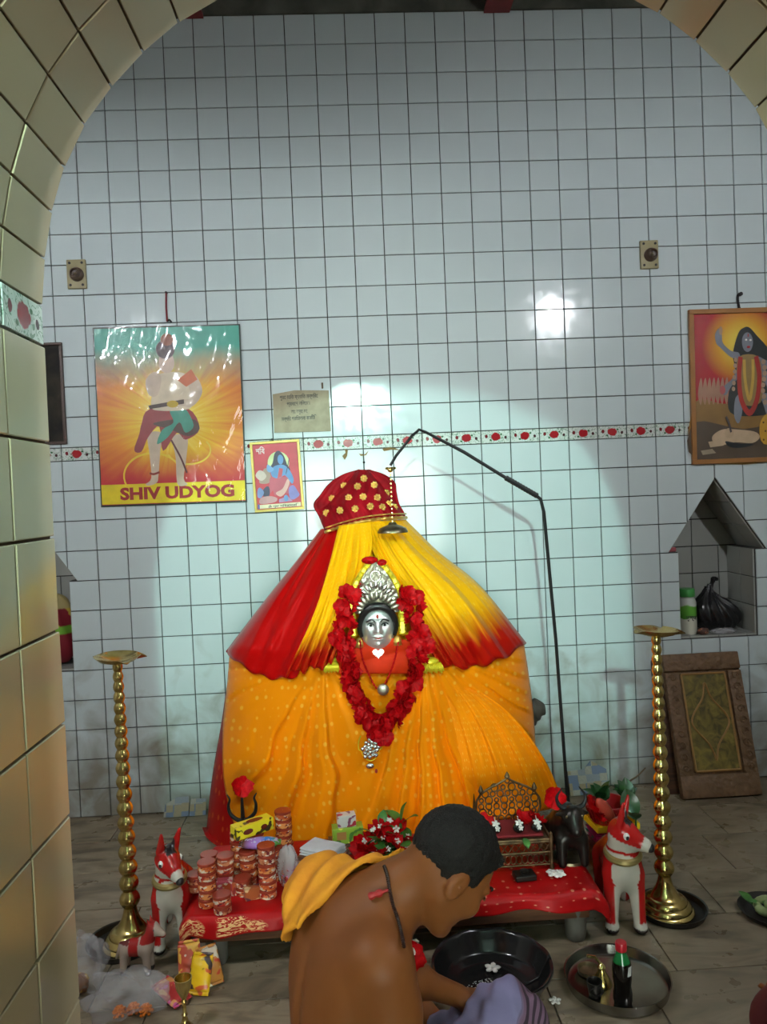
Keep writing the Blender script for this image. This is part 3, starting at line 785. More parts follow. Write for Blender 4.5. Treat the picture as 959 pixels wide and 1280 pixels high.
# sash, pendant and necklace
def sash(u, v):
    x, y = lerp(424, 527, u), lerp(803, 842, v)-6*math.sin(u*PI)*(1-v)
    d = .05+.02*math.sin(u*PI)+.014*crease(v*5+u*3-1)
    p = W(x, y, -.70-d); return tuple(p)
ipart('chest_sash', MB().grid(sash, 40, 20), M_SASH, solid=.004)
hp = Vector(W(473, 816, -.785)); hs = []
for k in range(24):
    a = 2*PI*k/24; hs.append((hp.x+.0016*16*math.sin(a)**3*.95, hp.z+.0014*(13*math.cos(a)-5*math.cos(2*a)-2*math.cos(3*a)-math.cos(4*a))))
ipart('heart_pendant', MB().prism(hs, hp.y-.006, hp.y), M_SILVER, None, False)
nk = [tuple(W(x, y, -.80)) for x, y in ((450, 800), (453, 822), (462, 845), (474, 862), (486, 845), (494, 822), (498, 802))]
ipart('bead_necklace', MB().tube(spl(nk, 60), [.003+.002*(i % 2) for i in range(61)], 6), M_PETAL)
pc = Vector(W(479, 862, -.805))
pd = MB().lathe([(.001, .010), (.010, .010), (.022, .006), (.024, 0), (.022, -.004), (.001, -.004)], 20); Rm = Matrix.Rotation(PI/2, 3, 'X')
pd.v = [tuple(Rm @ Vector(v) + pc) for v in pd.v]; ipart('round_pendant', pd, M_OLDSILVER)
# gold fringed cuffs at the sides of the chest
for (x, y, w) in ((538, 832, .050), (414, 831, .030)):
    c = Vector(W(x, y, -.745)); b = MB()
    b.ball(c+Vector((0, .02, .012)), (w*.8, .03, .02), 12, 8)
    for k in range(16):
        f = k/15*2-1; b.tube([c+Vector((w*f*.8, 0, .012)), c+Vector((w*f, -.012, -.004)), c+Vector((w*f*1.05, -.012, -.022-.004*(k % 3)))], .0035, 5)
    ipart('fringed_cuff', b, M_TINSEL)
b = MB()
for k in range(30):
    an = k*2.4; r_ = .006*math.sqrt(k); b.ball(Vector(W(532, 806, -.76))+Vector((r_*math.cos(an)*.7, -.004*(k % 3), r_*math.sin(an)*1.4)), .008, 6, 4)
ipart('tinsel_bunch', b, M_GOLD)
# silver feet ornament under the garland
fc = Vector(W(463, 936, -.815)); b = MB()
for k in range(22):
    an = k*2.4; r_ = .0075*math.sqrt(k); b.ball(fc+Vector((r_*math.cos(an), -.006+.004*(k % 2), r_*math.sin(an)*1.15)), (.009, .006, .009), 8, 6)
orn = ipart('silver_ornament', b, M_SILVER)
ipart('tinsel_loop', MB().tube([fc+Vector((.048*math.sin(a)*(1 if math.cos(a) < .3 else .8), .004, .012-.062*math.cos(a*.999))) for a in np.linspace(-2.3, 2.3, 30)], .0022, 5), M_TINSEL, orn)
ipart('pendant_drop', MB().ball(fc+Vector((-.004, -.012, -.066)), (.018, .006, .012), 10, 6), M_SILVER, orn)
ipart('pendant_drop', MB().ball(fc+Vector((.020, -.012, -.088)), (.006, .006, .009), 10, 6), M_LIP, orn)
# dark knob-like end showing behind the robe on the right
kp = Vector(W(669, 886, -.17))
def knob(P):
    q = P-np.array(kp); return smin(d_ell(P, kp, (.055, .05, .048)), d_cap(P, np.array(kp)+[-.05, 0, .02], np.array(kp)+[-.01, 0, -.06], .03, .02), .03)+.004*np.sin(q[:, 0]*150+q[:, 2]*90)
km = sdf_mesh('bundle_end', knob, np.array(kp)-.11, np.array(kp)+.10, .007)
o = put('bundle_end', km, mat('dark_weathered_wood', (.06, .045, .035), .7), idol, -IB)

# ------------------------------------------------------------------ hibiscus garland
def hibiscus_mesh(r=.03, seed=0, ruff=.25):
    b = MB(); rg = random.Random(seed)
    for k in range(5):
        a = 2*PI*k/5+rg.uniform(-.15, .15); tilt = rg.uniform(.25, .6); L = r*rg.uniform(.9, 1.1)
        n = len(b.v); vs = []
        for j in range(4):
            t_ = j/3; w = L*.62*math.sin(PI*(.12+.72*t_))
            for i in range(4):
                s = i/3*2-1
                x = L*t_*(1-.08*s*s); y = w*s; h = tilt*L*t_*t_ + ruff*L*.35*math.sin(s*4+k*2)*t_ + rg.uniform(-.05, .05)*L*t_
                vs.append((x*math.cos(a)-y*math.sin(a), x*math.sin(a)+y*math.cos(a), h))
        b.add(vs, [(j*4+i, j*4+i+1, (j+1)*4+i+1, (j+1)*4+i) for j in range(3) for i in range(3)])
    me = b.mesh('hibiscus', 'full', False); me.materials.append(M_PETAL); return me
HIB = [hibiscus_mesh(.034, s, .5) for s in range(4)]
gar = thing('hibiscus_garland', 'long v-shaped garland of red hibiscus flowers hanging round the silver face', 'garland', tuple(W(476, 830, -.80)))
G0 = Vector(gar.location)
rg = random.Random(11)
for path in ([(440, 740), (432, 770), (427, 800), (434, 828), (444, 858), (456, 888), (472, 908)], [(507, 738), (517, 768), (523, 800), (519, 832), (510, 862), (500, 885), (484, 905)]):
    cpath = spl([tuple(W(x, y, -.79-.025*math.sin(i/6*PI))) for i, (x, y) in enumerate(path)], 100)
    put('string', MB().tube([Vector(c)-G0+Vector((0, .02, 0)) for c in cpath], .004, 5).mesh('string'), M_STAMEN, gar)
    for k in range(38):
        c = Vector(cpath[int(k/37*100)]); sd = (-1, 0, 1)[k % 3]
        o = put('hibiscus', HIB[k % 4], None, gar, c-G0+Vector((sd*.022+rg.uniform(-.005, .005), -.012+rg.uniform(-.012, .006)-(.014 if sd == 0 else 0), rg.uniform(-.006, .006))))
        o.rotation_euler = (PI/2+rg.uniform(-.6, .6), rg.uniform(-.6, .6)+sd*.5, rg.uniform(0, 6)); o.scale = (rg.uniform(.85, 1.15),)*3
for (x, y) in ((472, 915), (480, 922), (486, 912), (468, 924), (478, 908)):
    o = put('hibiscus', HIB[1], None, gar, Vector(W(x, y, -.83))-G0); o.rotation_euler = (PI/2+rg.uniform(-.5, .5), rg.uniform(-.5, .5), rg.uniform(0, 6)); o.scale = (1.1,)*3
o = tag(put('hibiscus', HIB[2], None, None, W(450, 734, -.745), (PI/2, .3, 1)), 'single red hibiscus bloom tucked beside the silver crown', 'flower')

# ------------------------------------------------------------------ bent rod with its hanging umbrella disc
M_IRON = mat('black_iron', (.02, .02, .021), .45, .6)
M_BRASS = mat('polished_brass', build=lambda t: (t.link(t.ramp(t.noise(t.pos, 25, 4), [(.3, (.56, .41, .12)), (.7, (.76, .60, .24))]), t.base), setattr(t.rou, 'default_value', .22), setattr(t.b.inputs['Metallic'], 'default_value', 1.0)))
M_DBRASS = mat('tarnished_brass', build=lambda t: (t.link(t.ramp(t.noise(t.pos, 30, 5), [(.3, (.16, .13, .07)), (.7, (.36, .31, .20))]), t.base), setattr(t.rou, 'default_value', .38), setattr(t.b.inputs['Metallic'], 'default_value', 1.0)))
RY = -.58
rodp = [W(709, 990, RY), W(695, 800, RY), W(680, 640, RY), W(676, 624, RY), W(664, 614, RY), W(632, 597, RY), W(580, 565, RY), W(532, 540, RY), W(524, 537, RY), W(515, 545, RY), W(495, 570, RY), W(488, 582, RY)]
rod = thing('bent_hanger_rod', 'thin black bent rod arching over the idol from behind the platform', 'rod', (rodp[0][0]+.02, RY, 0))
R0 = Vector(rod.location)
pts = [Vector((R0.x, RY, .012))] + [Vector(p) for p in rodp]
put('pole', MB().tube([p-R0 for p in pts], [.0075]*8+[.0062]*5, 8).mesh('pole', True), M_IRON, rod)
put('wound_splice', MB().tube([Vector(lerp(np.array(W(632, 597, RY)), np.array(W(672, 620, RY)), k/24))-R0 for k in range(25)], [.011+.0015*(k % 2) for k in range(25)], 8).mesh('wound_splice', True), M_IRON, rod)
put('foot', MB().lathe([(.001, .012), (.07, .010), (.075, 0), (.001, 0)], 20).mesh('foot', True), M_IRON, rod)
ub = thing('hanging_umbrella', 'small tarnished brass umbrella disc hanging from the black rod', 'ornament', tuple(W(491, 662, RY)))
U0 = Vector(ub.location)
b = MB().lathe([(.001, .034), (.014, .032), (.020, .022), (.036, .016), (.058, .006), (.066, -.008), (.066, -.013), (.060, -.010), (.030, .004), (.001, .008)], 28)
put('disc', b.mesh('disc', True), M_DBRASS, ub)
tp = Vector(W(488, 586, RY))-U0
b = MB()
for k in range(13): b.ball(Vector((0, 0, .035)).lerp(tp, k/12.5), (.004, .004, .006), 6, 4)
put('chain', b.mesh('chain', True), M_BRASS, ub)
b = MB().ball(tp+Vector((0, 0, -.004)), (.013, .013, .012), 10, 6)
for k in range(5): b.ball(tp+Vector((.018*math.cos(k*1.26), .018*math.sin(k*1.26), .002)), (.008, .008, .006), 6, 4)
put('rosette_hook', b.mesh('rosette_hook', True), M_BRASS, ub)
# ------------------------------------------------------------------ low platform and its red cloth
def _wood(a, b):
    def f(t):
        w = t.noise(t.mapping(t.obj, scale=(3, 30, 30)), 1.5, 5, .8)
        t.link(t.ramp(w, [(.3, a), (.7, b)]), t.base); t.rou.default_value = .5
        t.bump(w, .15, .003)
    return f
M_WOOD = mat('dark_brown_wood', build=_wood((.030, .014, .008), (.10, .045, .022)))
M_WOODR = mat('worn_reddish_wood', build=_wood((.07, .025, .012), (.17, .07, .03)))
BZ = .184
bench = thing('low_platform', 'low wooden platform on stout round legs in front of the idol', 'platform', (.085, -1.11, 0))
MB().bbox((0, 0, BZ-.018), (1.36, .50, .036), .006).build('top', M_WOOD, bench, True)
MB().bbox((0, -.225, BZ-.066), (1.32, .028, .060), .004).build('apron', M_WOODR, bench, True)
MB().bbox((0, .225, BZ-.066), (1.32, .028, .060), .004).build('apron', M_WOODR, bench, True)
for sx in (-.61, .62):
    for sy in (-.20, .20):
        MB().lathe([(.001, 0), (.030, 0), (.036, .012), (.037, .06), (.040, .10), (.042, BZ-.036), (.001, BZ-.036)], 20, (sx, sy, 0)).build('leg', mat('grey_painted_wood', (.13, .12, .10), .6), bench, True)
def _altarcloth(t):
    u, v, _ = t.sep(t.uvv)
    n = t.noise(t.pos, 9, 4)
    c = t.ramp(n, [(.3, (.30, .002, .003)), (.7, (.46, .004, .005))])
    m = t.mapping(t.uvv, scale=(34, 14, 1))
    dots = t.ramp(t.vor(m, 1.0, rnd=.2), [(.10, (1, 1, 1)), (.16, (0, 0, 0))])
    half = t.ramp(u, [(.47, (0, 0, 0)), (.49, (1, 1, 1))])
    c = t.mix(t.math('MULTIPLY', t.math('MULTIPLY', dots, half), .6), c, (.75, .35, .20))
    band = t.math('MULTIPLY', t.ramp(v, [(.815, (0, 0, 0)), (.825, (1, 1, 1)), (.975, (1, 1, 1)), (.985, (0, 0, 0))]), t.ramp(u, [(.46, (1, 1, 1)), (.47, (0, 0, 0))]))
    scroll = t.ramp(t.noise(t.mapping(t.uvv, scale=(60, 40, 1)), 1.0, 2, 1.5), [(.47, (0, 0, 0)), (.52, (1, 1, 1))])
    big = t.ramp(t.noise(t.mapping(t.uvv, scale=(11, 3, 1)), 1.0, 1), [(.45, (0, 0, 0)), (.5, (1, 1, 1))])
    c = t.mix(t.math('MULTIPLY', t.math('MULTIPLY', band, t.math('MULTIPLY', scroll, big)), .85), c, (.85, .55, .25))
    t.link(c, t.base); t.rou.default_value = .42; t.b.inputs['Specular IOR Level'].default_value = .2
M_ALTAR = mat('red_altar_brocade', build=_altarcloth)
def cloth(u, v):
    x = lerp(-.635, .805, u); e = max(0, abs(x-.085)-.685)/.04
    if v < .80:
        y = lerp(-.845, -1.362, v/.80); z = BZ+.0035+.0025*math.sin(x*23+v*9)*math.sin(v*14)
    else:
        t_ = (v-.80)/.20; L = .058+.010*math.sin(x*9)+.006*math.sin(x*21)
        a = min(t_*3, 1)*PI/2
        y = -1.362-.012*math.sin(a)-.006*math.sin(x*33)*t_-.008*t_*math.sin(x*13); z = BZ+.0035-L*t_
    z -= .045*min(1.3, e)**1.5
    if u > .97: y -= .01; z -= .01*(u-.97)/.03
    return (x, y, z)
g = MB().grid(cloth, 150, 60)
tag(g.build('altar_cloth', M_ALTAR, None, 'full', .003), 'shiny red cloth with gold border spread over the low platform', 'cloth')
TOP = BZ+.006

# ------------------------------------------------------------------ two tall brass lampstands and the trays under them
def lamp_profile():
    pr = [(.001, 0), (.098, 0), (.101, .007), (.096, .015), (.092, .017), (.091, .026), (.080, .034), (.076, .036), (.074, .046), (.058, .055), (.052, .057), (.044, .072), (.032, .090), (.025, .112), (.022, .13)]
    z = .13; n = 19; r0, r1 = .036, .0175
    hs = [lerp(.058, .034, k/(n-1)) for k in range(n)]; sc = (1.005-.13)/sum(hs)
    for k in range(n):
        h = hs[k]*sc; r = lerp(r0, r1, (k/(n-1))**.8); q = .52*r+.004
        pr += [(q, z+.04*h), (q+.45*(r-q), z+.16*h), (q+.85*(r-q), z+.33*h), (r, z+.5*h), (q+.85*(r-q), z+.67*h), (q+.45*(r-q), z+.84*h), (q, z+.96*h)]; z += h
    pr += [(.010, z+.004), (.001, z+.004)]
    return pr
LP = MB().lathe(lamp_profile(), 28).mesh('column', 50)
def dish_mesh():
    b = MB(); n = 60; prof = [(.001, .012), (.030, .012), (.062, .022), (.078, .036), (.080, .038), (.078, .0385), (.060, .030), (.030, .020), (.001, .018)]
    vs = []
    for r, z in prof:
        for k in range(n):
            a = 2*PI*k/n; s = max(0, math.cos(2.5*a))**8*1.0
            q = r*(1+(.26*s if r > .07 else .10*s if r > .05 else 0)); vs.append((q*math.cos(a), q*math.sin(a), z-.010*s*(r > .07)))
    N = len(prof)
    b.add(vs, [(i*n+k, i*n+(k+1) % n, (i+1)*n+(k+1) % n, (i+1)*n+k) for i in range(N-1) for k in range(n)])
    return b.mesh('oil_dish', True)
DM = dish_mesh()
M_TRAYD = mat('blackened_metal_tray', (.035, .032, .028), .35, .7)
def lampstand(x, y, label, tlabel, tx, tr, rz):
    tray = MB().lathe([(.001, .004), (tr-.012, .004), (tr-.004, .022), (tr+.002, .024), (tr, .018), (tr-.010, 0), (.001, 0)], 40)
    tag(put('round_tray', tray.mesh('round_tray', True), M_TRAYD, None, (x+tx, y, 0)), tlabel, 'tray')
    t = thing('brass_lampstand', label, 'lampstand', (x, y, .0045), rz, 'pair of brass lampstands')
    put('column', LP, M_BRASS, t); put('oil_dish', DM, M_BRASS, t, (0, 0, .990), (.05, .03, 0))
    return t
lampstand(-.852, -1.17, 'beaded brass lampstand beside the red and white animal with a lowered muzzle', 'black round tray under the lampstand near the plastic bags', -.03, .126, .3)
lampstand(1.070, -1.19, 'beaded brass lampstand in front of the leaning carved boards', 'black round tray under the lampstand by the carved boards', .02, .125, 1.0)

# ------------------------------------------------------------------ painted animal statues
M_PAINT = mat('glossy_enamel', build=lambda t: (lambda a: (setattr(a, 'attribute_name', 'Col'), t.link(t.mix(.25, a.outputs['Color'], t.mix(t.noise(t.obj, 22, 5), a.outputs['Color'], (.10, .05, .04)), 'MIX'), t.base), setattr(t.rou, 'default_value', .22)))(t.new('ShaderNodeAttribute')))
def unit(v): v = np.array(v, float); return v/np.linalg.norm(v)
def deer(sn, hd=(0, -.015, .352)):
    sn = unit(sn); hd = np.array(hd); side = unit(np.cross(sn, [0, 0, 1])); upv = np.cross(side, sn)
    tip = hd+sn*.090
    earL = hd-side*.032+upv*.035-sn*.02; earR = hd+side*.032+upv*.035-sn*.02
    Be = np.stack([side, sn, upv])
    def f(P):
        d = d_ell(P, (0, .03, .225), (.074, .08, .088))
        d = smin(d, d_ell(P, (0, .15, .20), (.068, .13, .075)), .05)
        d = smin(d, d_cap(P, (0, .01, .27), hd-sn*.01-upv*.01, .056, .046), .04)
        for sx in (-1, 1):
            d = smin(d, d_cap(P, (sx*.046, .01, .19), (sx*.055, -.004, .03), .036, .024), .03)
            d = smin(d, d_ell(P, (sx*.056, -.012, .016), (.027, .033, .018)), .015)
            d = smin(d, d_cap(P, (sx*.045, .22, .18), (sx*.05, .24, .02), .042, .024), .03)
        h = d_ell(P, hd, (.047, .055, .050), Be)
        h = smin(h, d_cap(P, hd+sn*.02-upv*.006, tip, .040, .025), .025)
        for e in (earL, earR):
            q = (e+upv*.066+(e-hd)*.35)
            h = smin(h, np.maximum(d_cap(P, e, q, .021, .007), np.abs((P-e)@sn)-.012), .012)
        return smin(d, h, .025)
    RED = np.array([.46, .004, .004]); WHT = np.array([.58, .53, .45]); BLK = np.array([.012, .012, .014])
    def col(v):
        c = np.tile(RED, (len(v), 1)); q = v-hd; s = q@sn; up_ = q@upv; sd = q@side
        z = v[:, 2]
        body = z < .285
        chest = body & (v[:, 1] < .03) & ((v[:, 0]/.056)**2+((z-.218)/.068)**2 < 1)
        inner = (z < .17) & (np.abs(v[:, 0]) < .046)
        c[chest | inner] = WHT
        c[(z < .038) & (v[:, 1] < .1)] = WHT; c[(z < .022) & (v[:, 1] < -.012)] = BLK
        head = (z > .295)
        c[head & (up_ < -.012) & (s > -.05)] = WHT
        c[(z > .27) & (z < .318) & (s < .03)] = WHT; c[(z > .288) & (z < .300) & (s < .03)] = RED
        c[head & (s > .078)] = WHT
        c[head & (s < .02) & (s > -.035) & (np.abs(sd) < .024) & (up_ > .030)] = BLK
        return c
    me = sdf_mesh('painted_body', f, (-.17, -.20, -.006), (.19, .30, .52), .0052, col)
    me.materials.append(M_PAINT)
    return me, hd, sn, side, upv, tip
def deer_thing(sn, loc, rz, sc, label):
    me, hd, sn, side, upv, tip = deer(sn)
    t = thing('animal_statue', label, 'statue', loc, rz); t.scale = (sc*.87, sc*.87, sc)
    put('painted_body', me, None, t)
    put('nose', MB().ball(tip+sn*.018, (.018, .018, .016), 12, 8).mesh('nose', True), M_BLACKP, t)
    put('collar', MB().tube([(.063*math.cos(a), .008+.062*math.sin(a), .272+.010*math.sin(a)) for a in np.linspace(0, 2*PI, 36)], .013, 8).mesh('collar', True), mat('painted_gold', (.30, .22, .08), .4, .5), t)
    for s in (-1, 1):
        c = hd+side*s*.043+sn*.018+upv*.012
        e = put('eye', MB().ball(c, (.013, .013, .013), 10, 8).mesh('eye', True), M_WHITE, t)
        put('pupil', MB().ball(c+side*s*.007+sn*.006, .0075, 8, 6).mesh('pupil', True), M_BLACKP, e)
    return t
pR = Z(772, 1163)
deer_thing((.86, -.40, -.34), (.888, -1.290, 0), -.12, 1.0, 'red and white deer statue with black nose at the end of the platform')
deer_thing((.50, -.72, -.52), (-.695, -1.225, 0), .12, .93, 'red and white deer statue with lowered muzzle beside the stacked tins')
# small striped horse
def horse():
    def f(P):
        d = d_ell(P, (0, 0, .085), (.052, .028, .03))
        for sx in (-1, 1):
            for sy in (-1, 1): d = smin(d, d_cap(P, (sx*.036, sy*.014, .08), (sx*.042, sy*.017, .008), .015, .011), .012)
        d = smin(d, d_cap(P, (.035, 0, .095), (.062, 0, .150), .024, .017), .02)
        d = smin(d, d_cap(P, (.058, 0, .150), (.092, 0, .128), .019, .012), .012)
        for sy in (-1, 1): d = smin(d, d_cap(P, (.052, sy*.010, .160), (.048, sy*.014, .184), .007, .003), .006)
        return smin(d, d_cap(P, (-.05, 0, .095), (-.068, 0, .05), .009, .006), .01)
    def col(v):
        c = np.tile([.42, .33, .27], (len(v), 1)).astype(float); x, z = v[:, 0], v[:, 2]
        c[(np.abs(x+.003) < .016)] = (.40, .012, .012); c[(z > .105) & (x > .02)] = (.36, .012, .012); c[(z > .128) & (x > .068)] = (.45, .35, .28)
        c[(z < .015)] = (.02, .02, .02); c[(z > .10) & (x < -.02)] = (.16, .02, .02)
        return c
    me = sdf_mesh('painted_body', horse_f if False else f, (-.09, -.05, -.004), (.12, .05, .20), .0042, col); me.materials.append(M_PAINT); return me
t = thing('horse_figurine', 'small cream toy horse with a red saddle band in front of the lampstand', 'figurine', tuple(Z(172, 1215)), -.1)
put('painted_body', horse(), None, t)
put('mane', MB().tube([(.040, 0, .118), (.048, 0, .145), (.054, 0, .168)], [.008, .010, .005], 6).mesh('mane', True), M_BLACKP, t)
for sy in (-1, 1): put('eye', MB().ball((.068, sy*.016, .150), .004, 8, 6).mesh('eye', True), M_BLACKP, t)

# ------------------------------------------------------------------ tins, boxes and packets on the left of the platform
def _tinlabel(a, b, ph):
    def f(t):
        c = t.mix(t.ramp(t.noise(t.mapping(t.obj, loc=(ph, 0, 0), scale=(38, 38, 60)), 1.0, 2), [(.42, (0, 0, 0)), (.55, (1, 1, 1))]), a, b)
        r = rnd(t)
        wh = t.ramp(t.noise(t.mapping(t.obj, loc=(0, ph*3+5, 0), scale=(50, 50, 95)), 1.0, 1.5), [(.58, (0, 0, 0)), (.61, (1, 1, 1))])
        c = t.mix(wh, c, (.72, .60, .46))
        dk = t.ramp(t.noise(t.mapping(t.obj, loc=(3, ph, 7), scale=(80, 80, 150)), 1.0, 1), [(.60, (0, 0, 0)), (.63, (1, 1, 1))])
        c = t.mix(dk, c, (.14, .012, .02))
        t.link(t.mix(t.math('MULTIPLY', r, .3), c, (.30, .05, .02)), t.base); t.rou.default_value = .25
    return f
M_TIN = [mat('printed_tin_orange', build=_tinlabel((.55, .09, .02), (.75, .28, .08), 0)), mat('printed_tin_red', build=_tinlabel((.42, .02, .015), (.66, .18, .07), 1)), mat('printed_tin_brown', build=_tinlabel((.26, .04, .02), (.60, .22, .10), 2))]
TINM = []
for m in M_TIN:
    b = MB().lathe([(.001, 0), (.0285, 0), (.0300, .0015), (.0300, .0215), (.0290, .0225), (.001, .0225)], 20).mesh('body', True); b.materials.append(m)
    l = MB().lathe([(.0300, .0200), (.0312, .0205), (.0312, .0285), (.0298, .0298), (.001, .0298)], 20).mesh('lid', True); l.materials.append(mat('red_tin_lid', (.36, .045, .022), .25, .2)); TINM.append((b, l))
rt2 = random.Random(21)
stacks = [(260, 1131, 5), (278, 1139, 2), (336, 1120, 6), (357, 1082, 7), (283, 1110, 4), (264, 1108, 4), (311, 1104, 4), (322, 1090, 5), (300, 1090, 5), (343, 1098, 4), (246, 1112, 2), (305, 1117, 2)]
HT = .0302; tops = {}
for si, (x, y, n) in enumerate(stacks):
    p = Z(x, y, TOP)
    near = {0: 'in the corner stack', 1: 'in the two-tin pile at the cloth edge', 2: 'in the tall stack beside the clear bag'}.get(si, 'crowded behind the front stacks')
    for k in range(n):
        v = rt2.randrange(3)
        t = thing('printed_tin', 'small round %s printed tin ' % ('orange', 'red', 'brown')[v]+near, 'tin', (p[0]+rt2.uniform(-.002, .002), p[1]+rt2.uniform(-.002, .002), TOP+HT*k), rt2.uniform(0, 6), 'printed tins '+near)
        put('body', TINM[v][0], None, t); put('lid', TINM[v][1], None, t)
    tops[si] = (p[0], p[1], TOP+HT*n)
def _print(base, accents, sc):
    def f(t):
        c = base
        for i, a in enumerate(accents):
            k = t.ramp(t.noise(t.mapping(t.obj, loc=(i*3.1, i*1.7, 0), scale=(sc, sc*.8, sc*1.2)), 1.0, 1.5, .3), [(.56-.01*i, (0, 0, 0)), (.59-.01*i, (1, 1, 1))])
            c = t.mix(k, c, a)
        t.link(c, t.base); t.rou.default_value = .3
    return f
def carton(name, label, cat, loc, dims, rz, m, group=None, tilt=(0, 0), parts=()):
    t = thing(name, label, cat, loc, rz, group); t.rotation_euler = (tilt[0], tilt[1], rz)
    MB().bbox((0, 0, dims[2]/2), dims, .0018).build('carton', m, t)
    for (nm, c, d, mm) in parts: MB().bbox(c, d, .0004).build(nm, mm, t)
    return t
M_YBOX = mat('yellow_print', build=_print((.80, .62, .02), [(.05, .03, .01)], 30))
M_OBOX = mat('orange_print', build=_print((.58, .10, .03), [(.80, .66, .45), (.30, .02, .02)], 34))
M_PBOX = mat('pink_print', build=_print((.55, .06, .10), [(.80, .55, .50)], 40))
M_GBOX = mat('green_yellow_print', build=_print((.30, .48, .05), [(.75, .70, .10), (.08, .22, .04)], 26))
M_WBOX = mat('white_print', build=_print((.70, .66, .62), [(.50, .03, .05), (.25, .06, .12)], 30))
M_BBOX = mat('brown_print', build=_print((.12, .05, .03), [(.35, .20, .12)], 26))
M_OVAL = mat('maroon_window', (.14, .02, .012), .25)
a = Z(291, 1117, TOP)
carton('small_carton', 'small orange carton lying among the tins at the platform front', 'box', (a[0], a[1], TOP), (.066, .040, .048), .1, M_OBOX)
a = Z(319, 1122, TOP)
carton('small_carton', 'small brown and orange carton tilted against the tins', 'box', (a[0], a[1], TOP), (.072, .030, .040), .35, mat('orange_brown_print', build=_print((.40, .10, .03), [(.75, .5, .25), (.1, .02, .05)], 30)))
a = Z(281, 1121, TOP)
carton('small_carton', 'flat pink carton wedged between tins', 'box', (a[0], a[1]+.012, TOP+.0), (.055, .030, .056), .05, M_PBOX)
# yellow carton across the stacks
s6 = tops[6]; yb = Vector(W(317, 1043, -1.075))
sup = TOP+HT*5
t = thing('yellow_carton', 'long yellow carton with maroon oval windows lying on top of the tins', 'box', (yb.x, -1.10, sup+.001), .62)
MB().bbox((0, 0, .0225), (.150, .052, .045), .0018).build('carton', M_YBOX, t)
def oval(c, rx, ry, ax):
    b = MB(); pts = []
    for k in range(20):
        an = 2*PI*k/20
        pts.append((c[0]+rx*math.cos(an), c[1]+ry*math.sin(an), c[2]) if ax == 'z' else (c[0]+rx*math.cos(an), c[1], c[2]+ry*math.sin(an)))
    return b.poly(pts)
oval((.010, .0, .0455), .034, .016, 'z').build('oval_window', M_OVAL, t)
oval((-.03, -.0265, .022), .020, .010, 'y').build('oval_window', M_OVAL, t); oval((.035, -.0265, .022), .013, .009, 'y').build('oval_window', M_OVAL, t)
# blue and purple packet under it
def packet(name, label, cat, loc, L, R, H, m, rz=0, tilt=0, group=None):
    def fn(u, v):
        a = v*2*PI; s = math.sin(PI*min(max(u*1.0, .0), 1.0))**.35 if 0 < u < 1 else 0.0
        k = .12+.88*s
        return ((u-.5)*L, R*math.cos(a)*(1 if s > .01 else .95), H*math.sin(a)*k*(1+.05*math.sin(u*23+a*3)))
    t = thing(name, label, cat, loc, rz, group); t.rotation_euler = (0, tilt, rz)
    MB().grid(fn, 26, 20).build('wrapper', m, t, 'full')
    for s in (-.5, .5): MB().grid(lambda u, v: (s*L+(.010*u if s > 0 else -.010*u), R*.95*(v*2-1), .0012*math.sin(v*30)), 2, 16).build('crimped_end', m, t, 'full', .0006)
    return t
def _bluewrap(t):
    x = t.sep(t.obj)[0]
    c = t.ramp(t.math('ADD', t.math('MULTIPLY', x, 8.0), .5), [(.05, (.10, .03, .02)), (.25, (.30, .12, .40)), (.5, (.38, .22, .60)), (.66, (.05, .20, .65)), (.85, (.05, .25, .55)), (.95, (.10, .30, .06))])
    t.link(t.mix(t.ramp(t.noise(t.obj, 55, 2), [(.56, (0, 0, 0)), (.6, (1, 1, 1))]), c, (.45, .42, .6)), t.base); t.rou.default_value = .22
packet('foil_packet', 'blue and purple foil packet lying across the tins', 'packet', (yb.x+.035, -1.165, TOP+HT*4+.022), .13, .024, .020, mat('blue_foil', build=_bluewrap), .02)
# clear bag with red sweets
def _film(tint, k=.62):
    def f(t):
        t.b.inputs['Base Color'].default_value = (*tint, 1); t.rou.default_value = .12; t.b.inputs['Alpha'].default_value = 1-k
        t.bump(t.noise(t.pos, 26, 4, 1.0), .8, .02)
    return f
M_FILM = mat('clear_plastic_film', build=_film((.72, .72, .74), .66))
def crumple(c, r, seed, flat=.0, n=26, m=18, amp=.16):
    b = MB(); rr = random.Random(seed); ph = [rr.uniform(0, 6) for _ in range(8)]
    def fn(u, v):
        a = 2*PI*u; th = PI*v
        k = 1+amp*(math.sin(3*a+ph[0]+2*math.sin(2*th+ph[1]))+.7*math.sin(7*a+ph[2]+3*th)+.6*abs(math.sin(5*th+4*a+ph[3]))-.4)*math.sin(th)**.5
        z = r[2]*k*math.cos(th)
        return (c[0]+r[0]*k*math.sin(th)*math.cos(a), c[1]+r[1]*k*math.sin(th)*math.sin(a), max(c[2]+z, c[2]-r[2]*.96 if flat == 0 else flat))
    return b.grid(fn, n, m)
p = Z(362, 1109, TOP)
t = thing('sweet_bag', 'clear plastic bag of red sweets standing beside the tall tin stack', 'bag', (p[0], p[1], TOP), 0)
crumple((0, 0, .075), (.036, .028, .072), 5, .002).build('film', M_FILM, t, 'full')
crumple((0, 0, .040), (.030, .023, .038), 6, .003).build('contents', mat('red_sweets', build=_print((.30, .02, .02), [(.55, .12, .05), (.45, .10, .30)], 60)), t, 'full')
carton('label_card', 'small blue and orange card inside the crowd of offerings by the sweets', 'card', (p[0]+.002, p[1]-.031, TOP), (.036, .003, .03), .05, mat('card_print', build=_print((.16, .24, .5), [(.65, .2, .04)], 50)))
